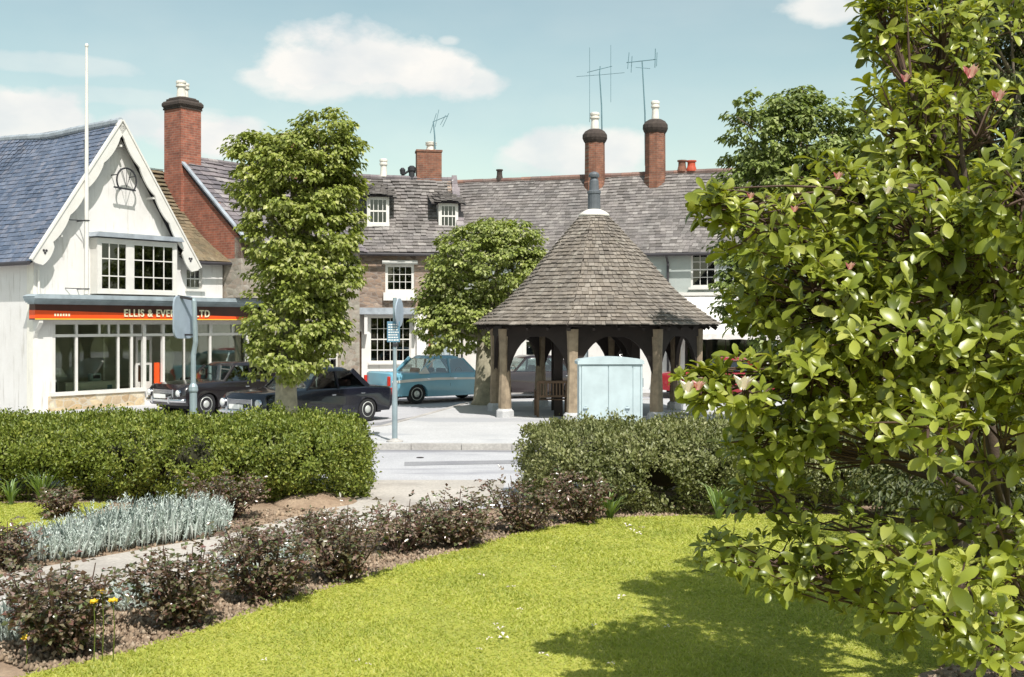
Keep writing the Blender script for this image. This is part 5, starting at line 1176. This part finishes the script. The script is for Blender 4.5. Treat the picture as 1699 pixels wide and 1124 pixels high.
# ---- silver plants
def silver(px_, py_, h, w, label, n=170):
    x, y = gp(px_, py_); k = y/FPX; H = h*k*1.0; Wd = w*k*.5; e = empty('silver_plant', (x, y, 0)); tag(e, label, 'plant', 'silver leaved plants edging the path')
    a = rng.uniform(0,2*math.pi,n); r = Wd*np.sqrt(rng.random(n)); B = np.stack([r*np.cos(a), r*.6*np.sin(a), 0*a],1); T = B*1.25+np.stack([rng.normal(0,.03,n), rng.normal(0,.03,n), H*rng.uniform(.5,1.0,n)*(1-.35*(r/Wd)**2)],1)
    P, D, L = [], [], []
    P.append(B); D.append(T-B); L.append(np.linalg.norm(T-B,axis=1))
    V0, F0 = leaf_np(B, T-B, rnd_dir(n), L[0], np.full(n,.010), .2)
    m = 15; t = np.repeat(rng.uniform(.2,1.0,(n,m)).ravel()[None],1,0).ravel(); Bi = np.repeat(B,m,0); Ti = np.repeat(T,m,0); Pl = Bi+(Ti-Bi)*t[:,None]; Dl = unit(rnd_dir(n*m)*np.array([1,1,.5])+np.array([0,0,.8]))
    V1, F1 = leaf_np(Pl, Dl, rnd_dir(n*m), rng.uniform(.025,.05,n*m), np.full(n*m,.010), .2)
    V, F = merge([(V0,F0),(V1,F1)]); npmesh('foliage', V, F, M['silver_leaf'], e); return e
sv = [(65,930,70,95,'leftmost silver plant of the row along the far edge of the path'),(118,924,78,90,'silver plant in the path row, second from the left'),(168,914,86,90,'spiky silver plant in the path row, before the small lawn'),
 (216,906,92,95,'tall silver plant in the middle of the path row'),(262,900,88,95,'silver plant right of the middle of the path row'),(308,893,86,90,'dense silver plant near the right end of the path row'),(345,884,74,70,'rightmost silver plant of the path row, beside a rose bush'),
 (222,1010,52,80,'silvery tuft in the lawn bed between the first two rose bushes'),(22,1062,80,80,'silvery tuft at the left edge, behind the largest rose bush'),(390,965,46,60,'silvery tuft between two rose bushes of the lawn bed'),(478,940,40,60,'small silvery tuft behind the lawn bed roses')]
for s_ in sv: silver(*s_)
# ---- strap-leaved clumps
def strap(px_, py_, h, w, label, n=46):
    x, y = gp(px_, py_); k = y/FPX; H = h*k; Wd = w*k*.5; e = empty('iris_clump', (x, y, 0)); tag(e, label, 'plant'); vs, fs = [], []
    for i in range(n):
        a = rng.uniform(0,2*math.pi); r = Wd*rng.uniform(.2,1); hh = H*rng.uniform(.6,1.05); sx, sy = -math.sin(a)*.016, math.cos(a)*.016; b = len(vs)
        for t in (0,.35,.7,.9,1):
            x_ = r*math.cos(a)*t**1.6+rng.normal(0,.004); y_ = r*math.sin(a)*t**1.6; z_ = hh*(t if t < .7 else .7+(t-.7)*.3); w_ = (1-t)**.5*1.0+.05
            vs += [(x_-sx*w_, y_-sy*w_, z_), (x_+sx*w_, y_+sy*w_, z_)]
        for q in range(4): fs.append((b+2*q, b+2*q+1, b+2*q+3, b+2*q+2))
    npmesh('leaves', np.array(vs), np.array(fs), M['strap_leaf'], e); return e
strap(70, 838, 78, 120, 'arching strap leaved clump under the left hedge', 60)
strap(18, 842, 60, 70, 'strap leaved clump at the left edge under the hedge', 36)
strap(1012, 866, 62, 95, 'green strap leaved clump at the foot of the right hedge')
strap(1192, 866, 78, 110, 'light green strap leaved clump before the dark gap of the right hedge', 56)
strap(745, 880, 34, 40, 'small upright leafy tuft among the middle roses', 16)
# ---- yellow flowers
def yflower(px_, py_, h, label):
    x, y = gp(px_, py_); e = empty('yellow_flower', (x, y-.03, 0)); H = h*y/FPX; tag(e, label, 'flower', 'yellow flowers by the largest rose bush')
    MB().tube([(0,0,0),(.01,0,H*.6),(0,0,H)], [.005,.004,.004], 5).build('stem', M['hedge_leaf'], e)
    n = 12; a = np.arange(n)*2*math.pi/n*1.0; a += rng.normal(0,.1,n); C = np.stack([.006*np.cos(a),.006*np.sin(a),np.full(n,H)],1); D = np.stack([np.cos(a),np.sin(a)-.5,.25+.5*(np.arange(n)%2)],1); V, F = leaf_np(C, D, np.tile([0,-.5,1.],(n,1)), np.full(n,.034), np.full(n,.025), .1); npmesh('petals', V, F, M['petal_yellow'], e)
    MB().lathe([(.014,H-.002),(.016,H+.008),(.006,H+.016)], (0,0,0), 8).build('centre', M['yellow_line'], e)
yflower(172,1104,122,'yellow flower highest in the cluster of three'); yflower(190,1104,108,'yellow flower at the right of the cluster of three'); yflower(158,1106,108,'yellow flower lowest at the left of the cluster of three'); yflower(46,1110,52,'lone yellow flower low down at the left edge')
# ---- white petals on the lawn
pt = [(800,965),(920,950),(850,985),(822,1048),(835,1070),(812,1072),(795,1090),(1030,1002),(863,1022),(1108,1052),(985,1050),(612,1116),(595,1110),(440,1108),(1050,888),(1065,884),(1040,880),(900,1100),(1015,1115),(830,1056),(1060,893)]
P0_ = None
for i, (a, b) in enumerate(pt):
    x, y = gp(a, b+2)
    if P0_ is None:
        n = 3; an = np.array([.3,2.4,4.4]); C = np.stack([.012*np.cos(an),.012*np.sin(an),np.full(3,.012)],1); D = np.stack([np.cos(an),np.sin(an),np.full(3,.25)],1); V, F = leaf_np(C, D, np.tile([0,0,1.],(n,1)), np.array([.05,.04,.035]), np.full(n,.032), .25)
        P0_ = npmesh('fallen_petal', V, F, M['petal_white']); o = P0_
    else: o = P0_.copy(); sc.collection.objects.link(o)
    o.location = (x, y, .062); o.rotation_euler = (rng.uniform(-.3,.3), rng.uniform(-.3,.3), rng.uniform(0,6)); s_ = rng.uniform(.5,1.1); o.scale = (s_,s_,s_)
    tag(o, 'fallen white magnolia petal lying on the mown lawn', 'petal', 'fallen petals on the lawn')

# ---- the magnolia in front
MG = Vector((3.55, 7.5, .04)); mg = empty('magnolia', MG); tag(mg, 'large spreading magnolia with big glossy yellow green leaves filling the right foreground', 'tree')
ML = [ # x, y, depth, radius px across, radius px down
 (1470,40,7.6,45,80),(1560,70,7.8,110,110),(1500,220,7.4,90,110),(1620,230,7.2,120,120),(1400,330,7.0,95,80),(1270,370,6.7,95,75),(1190,345,6.6,42,38),
 (1520,390,6.6,130,110),(1650,430,6.8,100,130),(1350,480,6.7,110,95),(1260,500,6.9,60,60),(1470,560,6.4,130,90),(1350,620,6.6,110,80),(1230,640,6.5,80,52),(1165,640,6.5,45,32),
 (1610,600,6.3,110,90),(1280,720,6.8,90,60),(1400,720,6.5,110,60),(1540,710,5.9,100,70),(1660,730,6.4,70,70),
 (1290,830,7.0,90,46),(1190,915,7.0,64,38),(1290,930,6.8,100,50),(1410,880,6.6,95,60),(1360,960,6.5,90,45),(1500,930,5.9,80,62),(1590,980,5.6,90,66),(1660,880,6.2,60,80),(1480,1000,6.4,90,50),(1580,860,6.6,80,50),(1560,150,8.8,90,90),(1560,1040,6.6,80,40),(1690,1030,6.6,50,60),(1800,120,7.8,130,120),(1830,330,7.5,140,130),(1840,540,7.2,140,130),(1820,740,6.9,130,110),(1800,920,6.8,120,90),(1960,430,7.8,120,170),(1740,-60,8,120,100),(1700,330,6.0,90,100),(1740,620,5.9,90,110),(1500,650,8.4,110,85),(1620,700,8.6,110,95),(1400,640,8.3,100,75),(1570,530,8.6,120,90),(1480,420,8.4,120,100),(1650,560,8.9,90,120),(1540,300,8.6,90,90),(1680,960,6.3,60,60),(1640,1060,6.0,70,40)]
bm2 = MB(); trunk_top = []
stems = []
for i, a in enumerate((-2.6, -1.6, -.6, .5, 2.4, 1.4)):
    st_ = [Vector((0,0,0)), Vector((.18*math.cos(a), .15*math.sin(a), .5)), Vector((.45*math.cos(a), .35*math.sin(a), 1.2)), Vector((.7*math.cos(a), .55*math.sin(a), 2.1)), Vector((.8*math.cos(a), .6*math.sin(a), 3.2))]
    bm2.tube(st_+[st_[-1]+Vector((.12*math.cos(a),.1*math.sin(a),.7))], [.085,.065,.048,.034,.02,.006], 8); stems.append(st_)
bm2.build('trunk', M['bark_dark'], mg, True)
bw_ = MB(); tw_ = MB(); RC, RD = [], []
for (x, y, d, rx, ry) in ML:
    c, r = lob(x, y, d, rx, ry); c = c-np.array(MG); r = r*np.array([1,1.25,1]); cv = Vector(c)
    best = min(((p-cv).length+(0 if p.z < cv.z+.1 else 1.2), si, pi_) for si, st_ in enumerate(stems) for pi_, p in enumerate(st_) if pi_ > 0)
    s0 = stems[best[1]][best[2]]; mid = s0.lerp(cv, .5)+Vector((random.uniform(-.1,.1), random.uniform(-.1,.1), .1 if cv.z > 1.5 else -.08)); path = [s0, s0.lerp(mid,.5)+Vector((0,0,.04)), mid, mid.lerp(cv,.6), cv]
    bw_.tube(path, [.024,.021,.017,.013,.009], 7)
    vol = (r[0]*r[1]*r[2])**(1/3); dn = (.55 if y > 820 else .55 if (y > 690 and x > 1380) else .45 if (x > 1590 and y < 260) else .95 if (x < 1300 and y < 700) else 1.6); k = int((24+ 250*vol*vol)*dn)
    dd = rnd_dir(k); rr = rng.uniform(.35,1.05,k)**.7; Pk = c+dd*r*rr[:,None]
    for p, q in zip(Pk, dd):
        a = path[random.choice((2,3,4))]; pv = Vector(p)
        if random.random() < .6: tw_.tube([a, a.lerp(pv,.55)+Vector((0,0,random.uniform(-.06,.04))), pv], [.009,.006,.004], 4, False)
    RC.append(Pk); RD.append(unit(dd*.55+np.array([-.12,-.25,.55])+rng.normal(0,.25,dd.shape)))
bw_.build('branches', M['bark_dark'], mg, True); tw_.build('twigs', M['twig'], mg)
RC = np.concatenate(RC); RD = np.concatenate(RD); nR = len(RC); per = 6
C = np.repeat(RC, per, 0); A = np.repeat(RD, per, 0); n = len(C); ang = np.tile(np.arange(per)*2.4, nR)+np.repeat(rng.uniform(0,6.28,nR), per)+rng.normal(0,.2,n)
u_ = unit(np.cross(A, np.tile([.3,.2,1.],(n,1)))); v_ = np.cross(A, u_); rad = u_*np.cos(ang)[:,None]+v_*np.sin(ang)[:,None]; op = np.tile(np.linspace(.35,1.25,per), nR)
D = unit(A*(1.15-op*.75)[:,None]+rad*op[:,None]+np.array([0,0,-.08])); Nrm = unit(A*1.0-rad*.35+np.array([0,0,.35])); Sd = unit(np.cross(D, Nrm)); Nrm = unit(np.cross(Sd, D))
C = C-A*(op*.035)[:,None]
LL = rng.uniform(.07,.15,n)*np.repeat(rng.choice([.85,1.0,1.25],nR,p=[.35,.5,.15]),per)*np.where(np.tile(np.arange(per), nR) < 2, .7, 1.0); WW = LL*rng.uniform(.36,.46,n); curl = rng.uniform(-.05,.30,n)
stn = [(0,.06,0),(.22,.42,.03),(.5,.86,.05),(.75,1.0,.02),(.92,.66,-.05),(1.0,.10,-.10)]
V = []
for t, w_, zc in stn:
    mid = C+D*(LL*t)[:,None]+Nrm*(LL*(.09*math.sin(t*3)-curl*t*t))[:,None]
    for s_ in (-1,0,1): V.append(mid+Sd*(WW*.5*w_*s_)[:,None]+Nrm*(WW*.16*w_*abs(s_))[:,None])
V = np.stack(V,1).reshape(-1,3); K = len(stn)*3; Q = np.array([[3*i+j, 3*i+j+1, 3*i+j+4, 3*i+j+3] for i in range(len(stn)-1) for j in (0,1)]); F = (np.arange(n)[:,None,None]*K+Q[None]).reshape(-1,4)
npmesh('crown', V, F, M['magnolia_leaf'], mg, smooth=True)
def bloom(px_, py_, d, s_=1.0, mat='petal_pink', n=7, op=.26):
    p = at(px_, py_, d)-MG; an = np.arange(n)*2.4; C = np.tile(np.array(p),(n,1))+np.stack([.012*np.cos(an),.012*np.sin(an),0*an],1)*s_; o_ = op+.25*(np.arange(n) % 3 == 0); D = np.stack([np.cos(an)*o_, np.sin(an)*o_, np.ones(n)],1); Nn = np.stack([-np.cos(an),-np.sin(an),.3+0*an],1)
    V, F = leaf_np(C, D, Nn, np.full(n,.075*s_), np.full(n,.05*s_), .2); return npmesh('flower', V, F, M[mat], mg)
for f in [(1140,652,6.2,1.0,'petal_white'),(1158,648,6.2,.8,'petal_pink'),(1232,648,6.1,1.2,'petal_white'),(1610,130,6.2,1.0,'petal_pink'),(1656,168,6.4,.9,'petal_pink'),(1502,136,6.8,.7,'petal_pink'),(1390,298,6.2,.6,'petal_pink'),(1472,322,6.1,.6,'petal_white'),(1410,448,6.0,.6,'petal_pink'),(1245,330,6.3,.5,'petal_pink'),(1318,352,6.2,.5,'petal_pink')]: bloom(*f)

dc = empty('drain_cover', (*gp(697,759), -.010)); tag(dc, 'small round dark drain cover in the road between the hedges', 'drain cover')
MB().lathe([(.07,0),(.07,.008),(.05,.012)], (0,0,0), 16).build('lid', M['drain'], dc)
